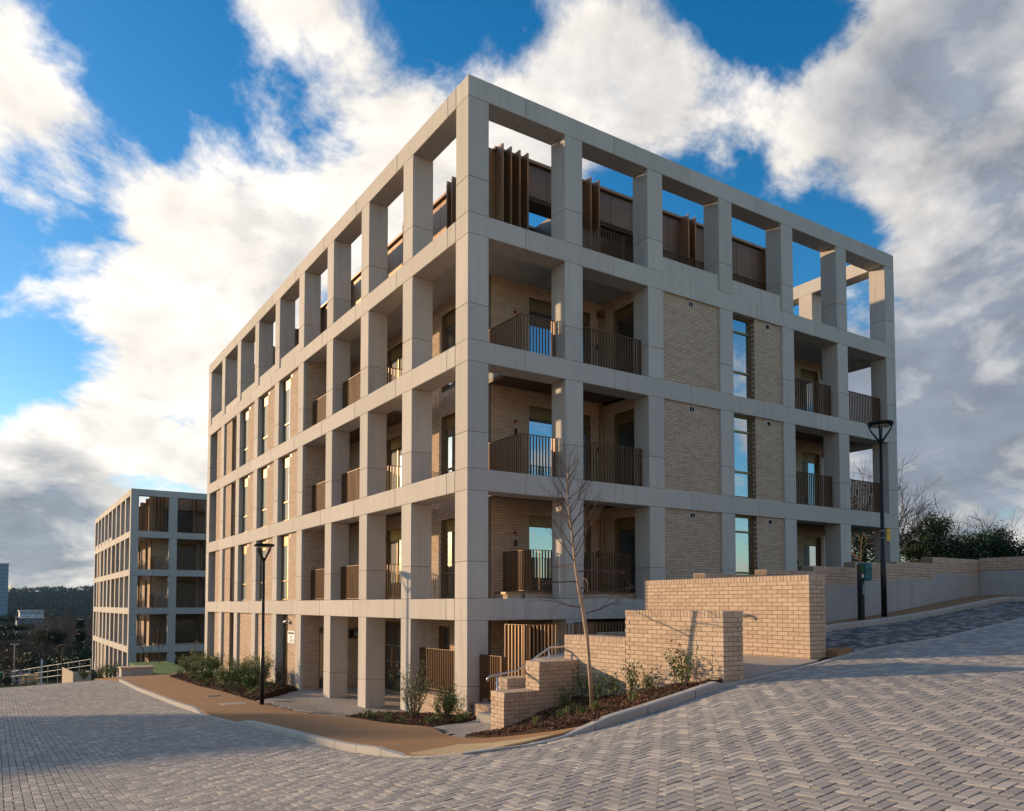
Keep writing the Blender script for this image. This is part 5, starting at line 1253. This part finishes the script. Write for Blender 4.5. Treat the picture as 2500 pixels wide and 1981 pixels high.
# street end: barriers, pallets, walls, posts
def bx3(name, m, parent, c, sx, sy, sz, z): return part(name, m, parent, (c[0] - sx / 2, c[0] + sx / 2, c[1] - sy / 2, c[1] + sy / 2, z, z + sz))
for i, px in enumerate((33, 56, 79)):
    x, y, z = on_ground(px, 60); z = at(px, 1671, 60).z; r = thing('site_barrier', 'galvanised steel pedestrian barrier at the street end', 'barrier', (x, y, z), 'barriers at the street end')
    m_ = MB(); m_.tube([(x - .55, y, z), (x - .55, y, z + 1.1), (x + .6, y, z + 1.12), (x + .6, y, z)], .03, 6); m_.build('frame', 'galv', r)
    for k in range(1, 4): m_ = MB(); m_.tube([(x - .55, y, z + .28 * k), (x + .6, y, z + .28 * k)], .018, 5); m_.build('bar', 'galv', r)
    for k in range(1, 3): m_ = MB(); m_.tube([(x - .55 + .38 * k, y, z), (x - .55 + .38 * k, y, z + 1.1)], .018, 5); m_.build('bar', 'galv', r)
p = at(74, 1667, 61)
for i in range(4):
    r = thing('pallet', 'yellowish wooden pallet in the stack behind the barriers', 'pallet', (p.x, p.y, p.z + i * .16), 'stacked pallets'); zz = p.z + i * .16
    for k in (-.45, 0, .45): part('block', 'pallet_wood', r, (p.x + k - .05, p.x + k + .05, p.y - .5, p.y + .5, zz, zz + .09))
    for k in range(5): part('board', 'pallet_wood', r, (p.x - .55, p.x + .55, p.y - .5 + k * .22, p.y - .38 + k * .22, zz + .091, zz + .115))
def post(label, px, w, ytop, ybot, rr, m, arm=0, name='lamp_post', cat='lamp post'):
    a = at(px, ybot, w); t = at(px, ytop, w).z; r = thing(name, label, cat, tuple(a)); m_ = MB(); m_.tube([(a.x, a.y, a.z - .4), (a.x, a.y, t)], [rr, rr * .7], 8); m_.build('pole', m, r)
    if arm: m_ = MB(); m_.box(a.x - arm, a.y - .12, t, a.x + arm, a.y + .12, t + .10); m_.build('lantern', m, r)
    return r
post('thin grey street light with a flat head beyond the barriers', 34, 85, 1575, 1650, .06, 'galv', .4)
post('dark street light with a flat head beside the brown wall', 151, 66, 1579, 1660, .07, 'black_metal', .3)
q = post('pale sign post standing on a weighted foot at the street end', 101, 58, 1611, 1671, .05, 'far_white', 0, 'sign_post', 'sign'); a = at(101, 1671, 58); bx3('plate', 'white_paint', q, (a.x, a.y - .06), .13, .03, .55, a.z + 1.25); bx3('foot', 'kerb', q, (a.x, a.y), .5, .3, .1, a.z - .02)
# long rail fence, brown wall, planter wall, lawn
fr = at(28, 1640, 78); fe = at(222, 1610, 66); r = thing('rail_fence', 'long galvanised rail fence climbing past the woodland', 'fence', tuple(fr))
for k in (0, .5, 1.0): m_ = MB(); m_.tube([(fr.x, fr.y, fr.z - k), (fe.x, fe.y, fe.z - k)], .022, 5); m_.build('rail', 'alu', r)
for i in range(9): f = i / 8; c = fr.lerp(fe, f); m_ = MB(); m_.tube([(c.x, c.y, c.z - 2.2), (c.x, c.y, c.z)], .035, 5); m_.build('post', 'galv', r)
a = at(152, 1667, 52); b = at(178, 1664, 50); r = thing('ramp_wall', 'pale rendered ramp wall with sloping top at the street end', 'wall', (a.x, a.y, a.z)); m_ = MB()
m_.prism([(a.x, a.y, a.z - .8), (b.x, b.y, b.z - .8), (b.x, b.y, b.z + .60), (a.x, a.y, a.z + 1.02)], (.0, .25, 0)); m_.build('wall', 'stone_pale', r)
c = at(219, 1655, 50); m_ = MB(); m_.prism([(b.x + .005, b.y, b.z - .8), (c.x, c.y, b.z - .8), (c.x, c.y, b.z + .58), (b.x + .005, b.y, b.z + .58)], (0, .25, 0)); m_.build('brick_infill', 'brick', r)
a = at(296, 1656, 37.6); b = at(382, 1656, 37.6); r = thing('planter_wall', 'low grey concrete planter wall with brown coping at the end of the pavement', 'wall', tuple(a))
m_ = MB(); m_.box(a.x, a.y, a.z - .6, b.x, a.y + .9, a.z + .42); m_.build('wall', 'concrete_cast', r, bevel=.01); m_ = MB(); m_.box(a.x - .03, a.y - .03, a.z + .422, b.x + .03, a.y + .93, a.z + .50); m_.build('coping', 'brick', r)
zl = a.z + .12
tag(surf('lawn', [(b.x + .1, a.y), (-.3, a.y), (-.3, a.y + 9), (b.x + .1, a.y + 9)], lambda x, y: x * 0 + zl, 'grass', 1.0, .9), kind='structure')
tag(surf('pavement', [(-4.3, 22.82), (-2.33, 22.82), (-2.3, 23.22), (-.05, 23.22), (-.05, a.y - .05), (-5.0, a.y - .05)], lambda x, y: zg(x, y) + .07, 'resin', .6, .5), kind='structure')
x, y, z = on_ground(6, 44); p = at(-14, 1676, 36); wb = thing('wheelbarrow', 'green wheelbarrow standing at the end of the street', 'wheelbarrow', tuple(p))
m_ = MB(); m_.prism([(p.x - .5, p.y, p.z + .35), (p.x + .15, p.y, p.z + .28), (p.x + .32, p.y, p.z + .62), (p.x - .6, p.y, p.z + .62)], (0, .55, 0)); m_.build('tray', 'green_paint', wb)
for s_ in (0.02, .5): m_ = MB(); m_.tube([(p.x + .5, p.y + s_, p.z + .2), (p.x - .2, p.y + s_, p.z + .3), (p.x - .9, p.y + s_, p.z + .55)], .02, 6); m_.build('handle', 'black_metal', wb); 
for s_ in (0.05, .48): m_ = MB(); m_.tube([(p.x - .35, p.y + s_, p.z + .32), (p.x - .4, p.y + s_, p.z)], .02, 6); m_.build('leg', 'black_metal', wb)
m_ = MB(); m_.tube([(p.x + .5, p.y + .22, p.z + .2), (p.x + .5, p.y + .30, p.z + .2)], .2, 14); m_.build('wheel', 'black_metal', wb)
# young trees and shrubs before the second block
for i, (px, w, h) in enumerate(((262, 48, 1.2), (280, 47, 1.0), (245, 50, .9), (205, 49, .7))):
    a = at(px, 1650, w); shrub('shrub', 'scrubby green shrub in the planting at the end of the street', a.x, a.y, lambda x, y, z=a.z: np.array([z - .2]), h, .6, 500, .09, 'leaf' if i % 2 else 'leaf_pale', 'shrubs at the end of the street', 10, 200 + i)
for i, (px, w, hh) in enumerate(((390, 45, 3.4), (355, 50, 2.6))):
    a = at(px, 1645, w); r = thing('young_tree', 'staked bare sapling on the lawn before the second block', 'tree', (a.x, a.y, a.z), 'saplings before the second block'); rs = np.random.default_rng(300 + i)
    sg_, _ = grow((a.x, a.y, a.z - .2), (0, 0, 1), hh * .8, .035, 2, rs, .4, (5, 7), .25, 6, .4, start=.35, thin=.3); link('trunk', tubes_mesh('trunk', [q for q in sg_ if q[2] > .014], 'bark', 5), r); link('branches', tubes_mesh('branches', [q for q in sg_ if q[2] <= .014], 'twig', 3), r)

# ================================================================== haze
hz = MB(); hz.box(-3050, -820, -22, 3050, 3650, 60); me = hz.mesh('haze', 'dark'); me.materials.clear()
hm = bpy.data.materials.new('haze'); hm.use_nodes = True; t = hm.node_tree; t.nodes.clear(); ho = t.nodes.new('ShaderNodeOutputMaterial'); pv = t.nodes.new('ShaderNodeVolumePrincipled')
pv.inputs['Density'].default_value = .00006; pv.inputs['Color'].default_value = (.32, .62, 1, 1); pv.inputs['Anisotropy'].default_value = .2; t.links.new(pv.outputs[0], ho.inputs['Volume']); me.materials.append(hm)
tag(link('haze', me), 'thin blue haze over the valley', 'haze', kind='stuff')
